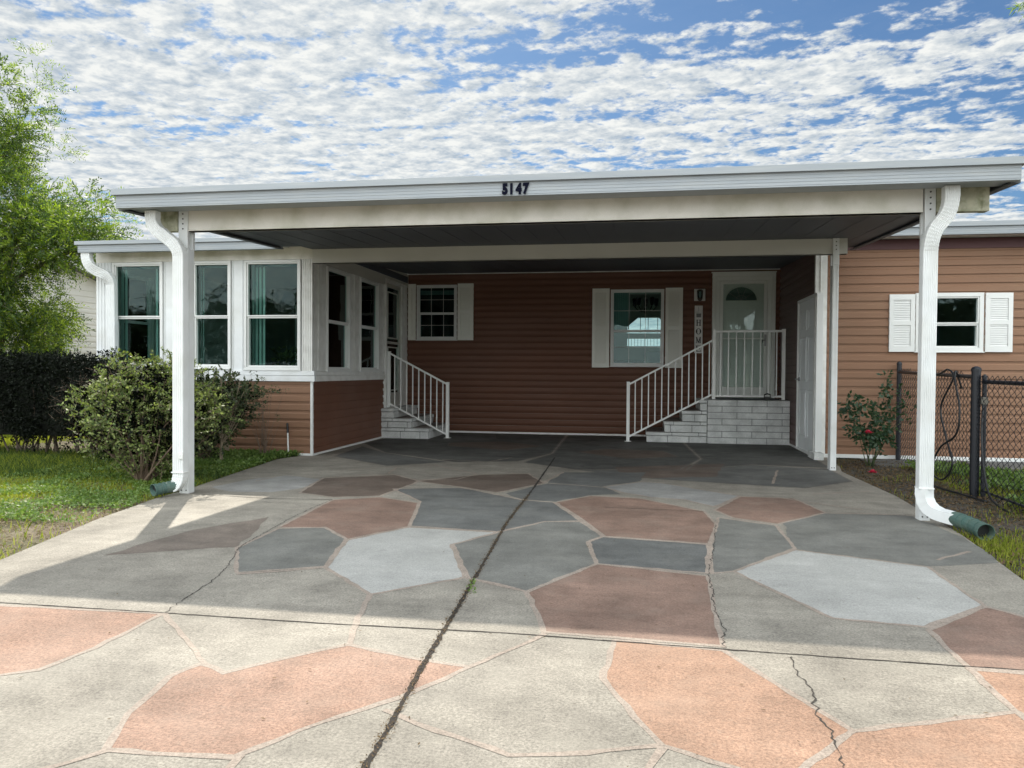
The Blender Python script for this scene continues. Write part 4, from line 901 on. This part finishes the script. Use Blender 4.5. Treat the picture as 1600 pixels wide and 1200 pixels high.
b.tube(crv([(3.10,9.2,.10),(3.11,9.1,.5),(3.12,9.0,.85),(3.15,9.15,1.08),(3.12,8.75,1.16),(3.09,8.5,1.19),(3.08,8.35,1.10),(3.06,8.6,.8),(3.06,8.45,.5),(3.05,8.25,.25),(3.05,8.5,.06),(3.06,8.85,.12),(3.06,8.6,.38),(3.06,8.2,.55),(3.07,8.15,.8),(3.08,8.3,1.08),(3.11,8.35,1.17),(3.18,8.4,1.0)]),.010,8)
b.tube(crv([(3.14,7.80,.86),(3.10,7.72,.60),(3.07,7.60,.32),(3.04,7.40,.08),(3.02,7.15,.015),(3.0,6.9,.01)]),.010,8)
b.tube(crv([(3.05,8.9,.03),(2.95,8.6,.015),(2.92,8.2,.015),(2.96,7.8,.02),(3.02,7.4,.015)]),.010,8)
tag(b.build('garden_hose',M['hose'],loc=(3.1,8.5,0),smooth=True),'black rubber hose looped over the chain link fence and trailing on the ground','hose')

# ------------------------------------------------------------------ small things
t=empty('marker_pipe',(-4.63,9.56,0),'thin white pipe with a black top leaning on the brown sunroom siding','pipe')
b=MB(); b.tube([(-4.60,9.50,-.02),(-4.635,9.55,.30)],.011,8); b.build('pipe',M['vinyl'],t)
b=MB(); b.tube([(-4.635,9.55,.30),(-4.648,9.562,.43)],.015,8); b.build('grip',M['black'],t)
b=MB(); b.hexa([(-5.42,9.35,-.04),(-5.36,9.35,-.04),(-5.36,9.37,-.04),(-5.42,9.37,-.04),(-5.45,9.37,.20),(-5.39,9.37,.21),(-5.39,9.39,.21),(-5.45,9.39,.20)])
tag(b.build('wooden_stake',M['wood'],loc=(-5.42,9.36,0),bevel=.002),'short weathered wooden stake in the bed in front of the sunroom siding','stake')

# ------------------------------------------------------------------ neighbouring house at the left
nb=empty('neighbour_house',(-13,14,0),'cream sided neighbouring house half hidden by the tree at the far left','house')
Fn=east(-12.0); NW=(13.2,14.45,1.15,2.20)
b=MB(); siding(b,Fn,11.6,18.5,.1,2.45,[NW],ex=.125); b.build('wall',M['cream'],nb,fix=False)
b=MB(); solid(b,Fn,11.6,18.5,-.1,2.5,-.12,-.004,[NW]); b.prism([(-12.002,11.6,2.44),(-12.002,18.5,2.44),(-12.002,12.9,3.55)],(-.1,0,0)); b.box(-19,-12.2,11.6,11.72,-.1,2.5); b.build('wall',M['cream'],nb)
b=MB()
for k in range(9):
    z0_=2.45+.125*k; f=(z0_-2.44)/1.11; y0_=11.6+1.3*f; y1_=18.5-5.6*f
    if z0_>3.45: break
    b.face([(-11.983,y0_,z0_),(-11.983,y1_,z0_),(-11.997,y1_-.5,z0_+.125),(-11.997,y0_+.14,z0_+.125)]); b.face([(-12,y0_,z0_),(-12,y1_,z0_),(-11.983,y1_,z0_),(-11.983,y0_,z0_)])
b.build('gable',M['cream'],nb,fix=False)
b=MB(); b.prism([(-11.7,12.9,3.72),(-11.7,19.0,2.46),(-11.7,19.0,2.34),(-11.7,12.9,3.58)],(-7.5,0,0)); b.prism([(-11.7,12.9,3.72),(-11.7,11.2,2.40),(-11.7,11.2,2.28),(-11.7,12.9,3.58)],(-7.5,0,0)); b.build('roof',M['shingle'],nb)
b=MB(); b.prism([(-11.66,12.9,3.70),(-11.66,19.0,2.44),(-11.66,19.0,2.28),(-11.66,12.9,3.54)],(-.035,0,0)); b.prism([(-11.66,12.9,3.70),(-11.66,11.2,2.38),(-11.66,11.2,2.22),(-11.66,12.9,3.54)],(-.035,0,0)); b.build('rake_board',M['trim'],nb)
window(Fn,*NW,nb,fw=.05,gl='clear',proud=.04)
b=MB(); drape(b,Fn,13.25,13.6,1.2,2.15,-.14,6); b.build('curtain',M['curtain'],nb)
b=MB(); b.box(-12.5,-12.2,13.0,14.7,.9,2.3); b.build('drape',M['teal'],nb)
# a second pale neighbour seen through the sunroom's side window
n2=empty('neighbour_house',(-26,26,0),'pale distant house with grey roof glimpsed through the leftmost sunroom window','house')
b=MB(); b.box(-34,-22,32,40,0,2.6); b.build('wall',M['cream'],n2)
b=MB(); b.prism([(-34.5,31.5,2.55),(-34.5,40.5,2.55),(-34.5,36,4.6)],(13,0,0)); b.build('roof',M['shingle'],n2)

# ------------------------------------------------------------------ plants
LM={}
LM['tree']=leaf_mat('bright_tree_leaf',(.10,.18,.02),(.27,.34,.045),.55,.45,.5)
LM['tree_d']=leaf_mat('deep_tree_leaf',(.03,.065,.015),(.08,.13,.035),.35)
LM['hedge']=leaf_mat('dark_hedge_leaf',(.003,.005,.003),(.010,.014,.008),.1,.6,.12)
LM['bush']=leaf_mat('olive_bush_leaf',(.04,.07,.02),(.26,.31,.115),.3,.5,.3)
LM['bush2']=leaf_mat('green_shrub_leaf',(.015,.03,.012),(.11,.14,.06),.2)
LM['rose']=leaf_mat('rose_leaf',(.02,.055,.03),(.06,.10,.05),.25,.4)
LM['grass']=leaf_mat('grass_blade',(.15,.20,.02),(.36,.38,.07),.5,.6,.3)
LM['grass_shade']=leaf_mat('shade_grass_blade',(.03,.07,.015),(.09,.14,.035),.35,.6,.3)  # dark copy of the grass, hedge shade put into the colour
LM['straw']=leaf_mat('dry_litter',(.16,.115,.07),(.30,.24,.16),.1,.9,.1)
LM['litter']=leaf_mat('brown_leaf_litter',(.07,.05,.03),(.20,.14,.08),.1,.9,.1)
LM['clover']=leaf_mat('weed_leaf',(.08,.15,.03),(.19,.27,.08),.35)
LM['far']=leaf_mat('far_leaf',(.03,.05,.02),(.06,.09,.03),.2)
def stems(b,root,tips,r,m=0,wig=.08,seg=6):
    for tp in tips:
        a=Vector(root)+Vector((random.gauss(0,.03),random.gauss(0,.03),0)); c=Vector(tp); mid=a.lerp(c,.5)+Vector((random.gauss(0,wig),random.gauss(0,wig),wig))
        P=bez(a,mid,c,7); b.tube(P,r,seg,scales=[1-.75*k/7 for k in range(8)])
def shell(cx,cy,cz,rx,ry,rz,n,inner=.5,low=-1.,pw=1.):
    v=nrm(RNG.normal(size=(n*3,3))); v=v[v[:,2]>low][:n]; k=RNG.uniform(inner**3,1,(len(v),1))**(1/3)
    wob_=1+.14*np.sin(v[:,:1]*7+v[:,2:]*5+cx)+.10*np.sin(v[:,1:2]*11+v[:,2:]*9)
    return np.array([cx,cy,cz])+v*k*wob_*np.array([rx,ry,rz])
# leafy tree at the left
tr=empty('leafy_tree',(-10.3,10.6,0),'feathery bright green tree filling the left edge above the dark hedge','tree')
b=MB(); b.tube([(-10.3,10.6,-.1),(-10.27,10.58,1.0),(-10.35,10.55,2.2),(-10.2,10.6,3.4),(-10.25,10.6,4.8)],.12,10,scales=[1.2,1,.85,.6,.3])
cc=np.concatenate([shell(-10.35,10.5,3.3,1.65,1.7,1.7,60,.35),shell(-10.55,10.4,4.9,1.1,1.1,1.2,24,.2),shell(-9.7,10.2,2.5,1.0,1.1,.9,26,.3),
 shell(-9.55,10.2,1.80,.95,1.0,.55,24,.2),shell(-8.75,10.3,3.2,1.0,.8,.6,20,.2)])
for c in cc[::5]: 
    z0_=max(.9,min(4.4,c[2]-.9)); a=Vector((-10.27,10.58,z0_)); b.tube(bez(a,a.lerp(Vector(c),.5)+Vector((0,0,.25)),c,6),.05,5,scales=[1-.8*k/6 for k in range(7)])
b.build('trunk',M['bark'],tr)
rad=RNG.uniform(.22,.42,len(cc))
V,F,TV,TF=spray(cc,rad,58,.26,12,.066,.020,outward=(-10,10.5,3),droop=.15)
mi=(np.repeat(RNG.random(len(F)//12),12)<.5).astype(int)
fast('foliage',V,F,[LM['tree'],LM['tree_d']],tr,mi); k_=RNG.random(len(TF))<.25; fast('twigs',TV,TF[k_],M['twig'],tr)
ex=np.array([[-7.75,10.2,3.45],[-7.95,10.2,3.25],[-8.1,10.1,3.6],[-8.3,10,4.3],[-8.5,10,4.6],[-8.5,10.0,5.2],[-8.9,10,5.7],[-8.8,10,5.3],[-8.45,10.0,1.75],[-8.5,10.0,2.3],[-8.35,10,2.0],[-7.95,10,2.75],[-8.1,10,2.6],[-7.6,10.2,3.3]])
V,F,TV,TF=spray(ex,.17,16,.26,11,.052,.0125,outward=(-9.6,10.4,3.6),droop=.05)
fast('outer_foliage',V,F,[LM['tree'],LM['tree_d']],tr,(RNG.random(len(F))<.3).astype(int))
# overhanging tree whose tip enters the top right corner
t2=empty('overhanging_tree',(4.6,4.6,0),'green needle-leaved twig hanging into the top right corner of the sky','tree')
b=MB(); b.tube([(4.6,4.6,-.1),(4.55,4.55,1.8),(4.4,4.5,3.2),(4.3,4.5,4.4)],.11,10,scales=[1.2,1,.8,.5]); b.tube(bez((4.5,4.55,2.3),(3.2,4.3,3.1),(1.80,4.0,2.925),10),.03,6,scales=[1-.85*k/10 for k in range(11)]); b.build('trunk',M['bark'],t2)
cc=shell(4.5,4.5,4.2,1.5,1.4,1.3,60,.2); V,F,TV,TF=spray(cc,.3,16,.25,9,.06,.016,outward=(4.5,4.5,4)); fast('foliage',V,F,LM['tree'],t2)
V,F,TV,TF=spray(np.array([[1.79,4.0,2.905],[1.84,4.02,2.90]]),.035,16,.055,14,.032,.0045); fast('tip',V,F,LM['tree'],t2)
# hedge and bushes
hd=empty('dark_hedge',(-8,8.8,0),'tall clipped dark hedge at the left edge in front of the tree','hedge')
def boxpts(x0,x1,y0,y1,z0,z1,n):
    p=RNG.uniform(0,1,(n,3)); ax=RNG.integers(0,5,n); p[ax==0,0]=1; p[ax==1,1]=0; p[ax>=3,2]=1; p[ax==2,1]=0
    p+=RNG.normal(size=p.shape)*.025; return np.array([x0,y0,z0])+p*np.array([x1-x0,y1-y0,z1-z0])
b=MB()
for k in range(16):
    x=random.uniform(-10.3,-7.1); stems(b,(x,9.1,-.05),[(x+random.uniform(-.3,.3),9.1+random.uniform(-.3,.3),random.uniform(.6,1.1)) for _ in range(3)],.014)
b.build('stem',M['bark'],hd)
cc=boxpts(-10.6,-6.98,8.75,9.6,.22,1.20,520); V,F,TV,TF=spray(cc,.13,10,.12,8,.042,.022,droop=-.1)
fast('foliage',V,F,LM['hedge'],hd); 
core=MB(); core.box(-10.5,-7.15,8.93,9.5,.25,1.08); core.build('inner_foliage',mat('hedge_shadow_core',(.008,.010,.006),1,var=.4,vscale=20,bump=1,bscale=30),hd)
def bush(name,label,cx,cy,rx,ry,h,ncl,lm,root,ntw=14,nl=9,ll=.022,lw=.012,nst=14,lowz=.12,cat='bush',rad=.12,inner=.35):
    t=empty(name,(root[0],root[1],0),label,cat)
    cc=shell(cx,cy,(h+lowz)/2,rx,ry,(h-lowz)/2,ncl,inner)
    # drawn in towards the foot
    f=np.clip((cc[:,2]-0)/(h*.55),0,1)[:,None]; cc[:,:2]=np.array(root)[None,:2]+(cc[:,:2]-np.array(root)[None,:2])*(.35+.65*f)
    b=MB(); tips=[tuple(c) for c in cc[RNG.choice(len(cc),nst,replace=False)]]; stems(b,(root[0],root[1],-.03),tips,.013); 
    tips=[tuple(c) for c in cc[RNG.choice(len(cc),min(len(cc),nst*3),replace=False)]]; stems(b,(root[0],root[1],-.03),tips,.006); b.build('stem',M['twig'],t)
    V,F,TV,TF=spray(cc,rad,ntw,.13,nl,ll,lw,droop=-.25); fast('foliage',V,F,lm,t)
    ci=np.array([cx,cy,(h+lowz)/2])+(cc-np.array([cx,cy,(h+lowz)/2]))*np.array([.68,.68,.72]); V,F,_,_=spray(ci,rad,6,.12,7,.045,.032,droop=0); fast('inner_foliage',V,F,LM['hedge'],t); fast('twigs',TV,TF,M['twig'],t); return t  # near-black inner leaves paint the shade deep in the bush
bush('olive_bush','broad airy olive green bush beside the left front post',-4.97,7.15,.70,.64,1.22,260,LM['bush'],(-4.95,7.0),ntw=7,nl=9,ll=.034,lw=.022,nst=22,inner=.55)
bush('green_shrub','dense darker green shrub behind the left front post against the sunroom',-5.25,8.55,.62,.55,1.20,190,LM['bush2'],(-5.3,8.6),ntw=9,nl=9,ll=.04,lw=.026)
bush('green_shrub','dark shrub growing between the hedge and the olive bush',-6.4,8.6,.75,.6,1.2,150,LM['hedge'],(-6.4,8.6),ntw=14,nl=9,ll=.036,lw=.02)
sp=empty('bare_sapling',(-4.95,8.45,0),'thin bare branching sapling beside the driveway left of the brown siding','sapling')
b=MB(); b.tube([(-4.93,8.42,-.05),(-4.93,8.42,.2),(-4.92,8.43,.36)],.018,7,scales=[1.1,1,.8])
for k in range(14):
    a=Vector((-4.925,8.42,random.uniform(.2,.36))); c=Vector((-4.92+random.uniform(-.25,.3),8.43+random.uniform(-.15,.2),random.uniform(.55,1.28))); P=bez(a,a.lerp(c,.45)+Vector(((c.x-a.x)*.3,0,-.03)),c,7); b.tube(P,.0085,5,scales=[1-.8*k_/7 for k_ in range(8)])
    for j in range(3):
        s0=P[random.randint(3,6)]; e=s0+Vector((random.uniform(-.12,.12),random.uniform(-.08,.08),random.uniform(.05,.2))); b.tube([s0,e],.0035,4)
b.build('trunk',M['wood'],sp)
wv=empty('wispy_shrub',(-4.72,9.2,0),'sparse wispy shrub with thin stems against the brown sunroom siding','shrub')
b=MB(); tips=[(-4.78+random.uniform(-.45,.25),9.25+random.uniform(-.12,.12),random.uniform(.45,1.18)) for _ in range(20)]; stems(b,(-4.80,9.2,-.03),tips,.005,seg=4); b.build('stem',M['twig'],wv)
V,F,TV,TF=spray(np.array(tips),.05,3,.09,5,.024,.014); fast('foliage',V,F,LM['bush2'],wv)
V,F,TV,TF=spray(np.array([[-4.95,10.2,1.25],[-4.85,10.2,1.35],[-5.05,10.2,1.3]]),.08,8,.16,6,.09,.04,droop=-.2); fast('foliage',V,F,LM['bush2'],PLANT)
# rose bush
rb=empty('rose_bush',(2.80,10.15,0),'leafy rose bush with one red bloom in front of the shed wall','rose bush')
cc=np.concatenate([shell(2.78,10.15,.42,.31,.22,.22,22,.2),shell(3.05,10.2,.76,.22,.2,.24,8,.2),shell(2.62,10.1,.75,.12,.12,.10,6)])
b=MB(); stems(b,(2.80,10.15,-.03),[tuple(c) for c in cc[::4]],.007); stems(b,(2.80,10.15,-.03),[(2.98,10.15,1.12),(2.62,10.1,.78)],.006); b.build('stem',LM['bush2'],rb)
V,F,TV,TF=spray(cc,.08,6,.12,5,.062,.04); fast('foliage',V,F,LM['rose'],rb)
V,F,TV,TF=spray(np.array([[2.98,10.15,1.12],[2.96,10.15,1.02]]),.03,4,.08,4,.06,.04); fast('tip_foliage',V,F,LM['rose'],rb)
def rose(c,r,name,parent=None,loc=None):
    V_=[];F_=[]
    for ring,(n,rr,tl) in enumerate(((5,.35,.1),(7,.65,.5),(9,1.,.95))):
        for k in range(n):
            a=2*math.pi*k/n+ring; out_=np.array([math.cos(a),math.sin(a)*.9,0]); sd_=np.array([-math.sin(a),math.cos(a),0])
            base=np.array(c)+out_*r*rr*.35; tip=np.array(c)+out_*r*rr*(1+.2*tl)+np.array([0,0,r*(.9-.6*tl)])
            i=len(V_); V_+=[base-sd_*r*.25,base+sd_*r*.25,(base+tip)/2+sd_*r*.45,tip,(base+tip)/2-sd_*r*.45]; F_.append([i,i+1,i+2,i+3,i+4])
    return fast(name,np.array(V_),np.array(F_),M['red'],parent,loc=loc)
rose((2.70,9.86,.42),.055,'bloom',rb)
tag(rose((2.63,9.40,.0),.05,'fallen_rose',None,loc=(2.63,9.4,0)),'red rose bloom lying on the dark soil below the rose bush','flower')
b=MB()

# ------------------------------------------------------------------ lawn, weeds and litter
def inpoly(x,y,P):
    P=np.array(P); c=np.zeros(len(x),bool); j=len(P)-1
    for i in range(len(P)):
        xi,yi=P[i];xj,yj=P[j]; cnd=((yi>y)!=(yj>y))&(x<(xj-xi)*(y-yi)/(yj-yi+1e-12)+xi); c^=cnd; j=i
    return c
DPOLY=[(-4.32,13.8)]+edgeL+edgeR+[(2.42,13.8)]
def field(x,y,s,p=0): return .5+.25*np.sin(x*s+1.3*np.sin(y*s*.7+p))+.25*np.sin(y*s*1.3+1.7*np.sin(x*s*.6+p*2))
def blades(n,x0,x1,y0,y1,h,wd,keep,lm,name,label,lean=.5,z=-.03,cat='grass'):
    x=RNG.uniform(x0,x1,n); y=RNG.uniform(y0,y1,n); k=keep(x,y)&~inpoly(x,y,DPOLY); x,y=x[k],y[k]; n=len(x)
    hh=h*RNG.uniform(.5,1.4,n); a=RNG.uniform(0,2*np.pi,n); ww=wd*RNG.uniform(.6,1.3,n); l=lean*hh*RNG.uniform(.2,1.3,n); b_=RNG.uniform(0,2*np.pi,n)
    p=np.stack([x,y,np.full(n,z)],1); s=np.stack([np.cos(a),np.sin(a),0*a],1)*ww[:,None]*.5
    m_=p+np.stack([np.cos(b_)*l*.35,np.sin(b_)*l*.35,hh*.6],1); t=p+np.stack([np.cos(b_)*l,np.sin(b_)*l,hh],1)
    V=np.stack([p-s,p+s,m_+s*.7,t,m_-s*.7],1).reshape(-1,3); F=np.arange(5*n).reshape(n,5)
    return fast(name,V,F,lm,loc=(0,0,0)),n
def drvd(x,y):
    """distance outwards from the left driveway edge"""
    ex_=np.interp(y,[q[1] for q in edgeL[::-1]],[q[0] for q in edgeL[::-1]]); return ex_-x
def k1(x,y):
    d=drvd(x,y); f=field(x,y,3.1)+.25*field(x,y,11,2); dirt=((y<6.0)&(d<1.1)&(y>3.4)); pr=np.where(dirt,.07+.35*(f>.95),np.clip(f*1.1,.2,1)); return RNG.random(len(x))<pr
o,_=blades(120000,-9.5,-3.4,3.0,9.2,.062,.0055,k1,[LM['grass']],'grass','g'); tag(o,'short bright green grass beside the left edge of the driveway','grass',kind='stuff')
o,_=blades(30000,-9.5,-4.3,7.0,9.5,.075,.006,lambda x,y:RNG.random(len(x))<.8,[LM['grass_shade']],'shaded_grass','g'); tag(o,'grass coloured darker to deepen the shade under the hedge and shrubs at the left','grass',kind='stuff')
def flat(n,x0,x1,y0,y1,size,keep,lm,name,label,cat,z=-.018,tilt=.35,par=False,wd=.5,on=False):
    x=RNG.uniform(x0,x1,n); y=RNG.uniform(y0,y1,n); k=keep(x,y)
    if not on: k&=~inpoly(x,y,DPOLY)
    x,y=x[k],y[k]; n=len(x); D=nrm(np.stack([RNG.normal(size=n),RNG.normal(size=n),RNG.normal(size=n)*tilt],1)); P=np.stack([x,y,z+RNG.uniform(0,.02,n)*(0 if on else 1)],1)
    S=nrm(np.cross(D,np.array([0,0,1.])+RNG.normal(size=(n,3))*tilt)); l=size*RNG.uniform(.5,1.4,(n,1)); w_=l*wd
    V=np.stack([P,P+D*l*.5+S*w_*.5,P+D*l,P+D*l*.5-S*w_*.5],1).reshape(-1,3); V[:,2]=np.maximum(V[:,2],-.03 if not on else .0058)
    return tag(fast(name,V,np.arange(4*n).reshape(n,4),lm,loc=(0,0,0)),label,cat,kind='stuff')
flat(42000,-6.2,-3.5,3.4,9.0,.03,lambda x,y:(drvd(x,y)<1.5)&(RNG.random(len(x))<np.where((y<6)&(y>4),.9,.35)),LM['straw'],'dry_litter','dry straw and wood bits on the bare patch beside the left driveway edge','litter',wd=.22)
def kc(x,y):
    d=drvd(x,y); c=(RNG.random(len(x))<np.where((field(x,y,5,1)>.42)&(d<1.6),.95,.12)); return c&(y>5.0)
flat(60000,-6.6,-3.9,5.0,9.55,.024,kc,LM['clover'],'weeds','low clover-like weeds around the foot of the olive bush','weeds',z=.012,tilt=.6,wd=.8)
flat(16000,-5.9,-4.3,8.2,9.58,.04,lambda x,y:RNG.random(len(x))<.8,LM['clover'],'weeds','lush low weeds in the bed in front of the sunroom siding','weeds',z=.03,tilt=1.,wd=.6)
flat(45000,2.0,4.2,4.0,10.95,.026,lambda x,y:RNG.random(len(x))<.75,LM['litter'],'leaf_litter','brown leaf litter over the soil between driveway and fence','litter',wd=.45)
def k3(x,y): f=field(x,y,4.3,.7); return RNG.random(len(x))<np.where(y<6.2,np.clip(f*1.2,.15,1),np.where(x>3.15,.55*(f>.45),.10*(f>.6)))
o,_=blades(70000,2.0,5.2,3.6,10.2,.06,.006,k3,[LM['grass']],'grass','g'); tag(o,'patchy green grass right of the driveway below the fence','grass',kind='stuff')
flat(12000,3.2,4.6,6.0,10.1,.045,lambda x,y:field(x,y,3.7,2)>.5,LM['clover'],'weeds','leafy green weeds behind the chain link fence','weeds',z=.04,tilt=1.2,wd=.6)
o,_=blades(60000,-16,-9,4,13,.07,.01,lambda x,y:RNG.random(len(x))<.8,[LM['grass']],'grass','g'); tag(o,'bright sunlit grass beyond the hedge at the far left','grass',kind='stuff')
# debris on the slab
def on_slab(x,y): return inpoly(x,y,DPOLY)&(RNG.random(len(x))<.5)
flat(520,-3.5,2.2,1.5,9,.016,on_slab,LM['litter'],'leaf_debris','tiny dry leaves and bark bits scattered over the driveway','debris',z=.0060,tilt=.05,wd=.35,on=True)
cj=DARK['center'][0]
def dist_c(x,y): return np.abs(x-np.interp(y,[q[1] for q in cj][::-1],[q[0] for q in cj][::-1]))
flat(150000,-1.4,.2,1.2,7,.010,lambda x,y:(dist_c(x,y)<.014+.012*field(y,y,9))&(RNG.random(len(x))<.7),LM['litter'],'joint_debris','brown debris packed in the diagonal joint of the driveway','debris',z=.0065,tilt=.5,wd=.4,on=True)
V,F,TV,TF=spray(np.array([[-.855,3.88,.03],[-.86,3.92,.03]]),.012,5,.035,5,.014,.010); tag(fast('weed_sprig',V,F,LM['clover'],loc=(-.86,3.9,.0)),'tiny green weed sprouting from the diagonal driveway joint','weed')

# ------------------------------------------------------------------ street trees behind the camera (reflected in the windows)
src=None
for k,(x,y,h) in enumerate(((-36,-25,5.6),(-30,-24,5.0),(-25,-26,5.8),(-20,-24,4.9),(4.5,-27,5.4),(14,-25,5.2),(18,-26,5.8),(22,-24,5.0))):
    pl=['at the far left','second from the left','third from the left','fourth from the left','left of the pale house','right of the pale house','second right of the pale house','at the far right'][k]
    if src is None:
        t=empty('street_tree',(x,y,0)); MB().tube([(x,y,-.1),(x+.1,y,2),(x,y,3.6)],.18,8,scales=[1.2,1,.4]).build('trunk',M['bark'],t)
        cc=shell(x,y,3.2,2.9,2.2,2.3,150,.3); V,F,TV,TF=spray(cc,.6,14,.5,8,.17,.10); fast('foliage',V,F,LM['far'],t); src=t
    else:
        t=src.copy(); COL.objects.link(t); t.location=(x,y,0); t.rotation_euler=(0,0,k*1.3); t.scale=(1,1,h/5.6)
        for ch in list(src.children):
            c=ch.copy(); COL.objects.link(c); c.parent=t
    tag(t,'round green tree across the street behind the viewer, '+pl,'tree','trees across the street')
g=MB(); g.box(-80,80,-18,-7.02,-.2,-.02); tag(g.build('road',C['grey']),kind='structure')
oh=empty('house_across_street',(9,-27,0),'pale single storey house across the street behind the viewer','house')
g=MB(); g.box(6,12.5,-33,-27,0,2.7); g.build('wall',M['cream'],oh); g=MB(); g.prism([(5.6,-33.4,2.65),(5.6,-26.6,2.65),(5.6,-30,4.2)],(7.3,0,0)); g.build('roof',M['shingle'],oh)
g=MB(); g.box(6.6,9.4,-26.998,-26.95,.05,2.2); g.build('garage_door',M['vinyl'],oh); window(Fr((0,-27,0),(1,0,0),(0,1,0)),10.2,11.6,1.0,2.2,oh,gl='clear')
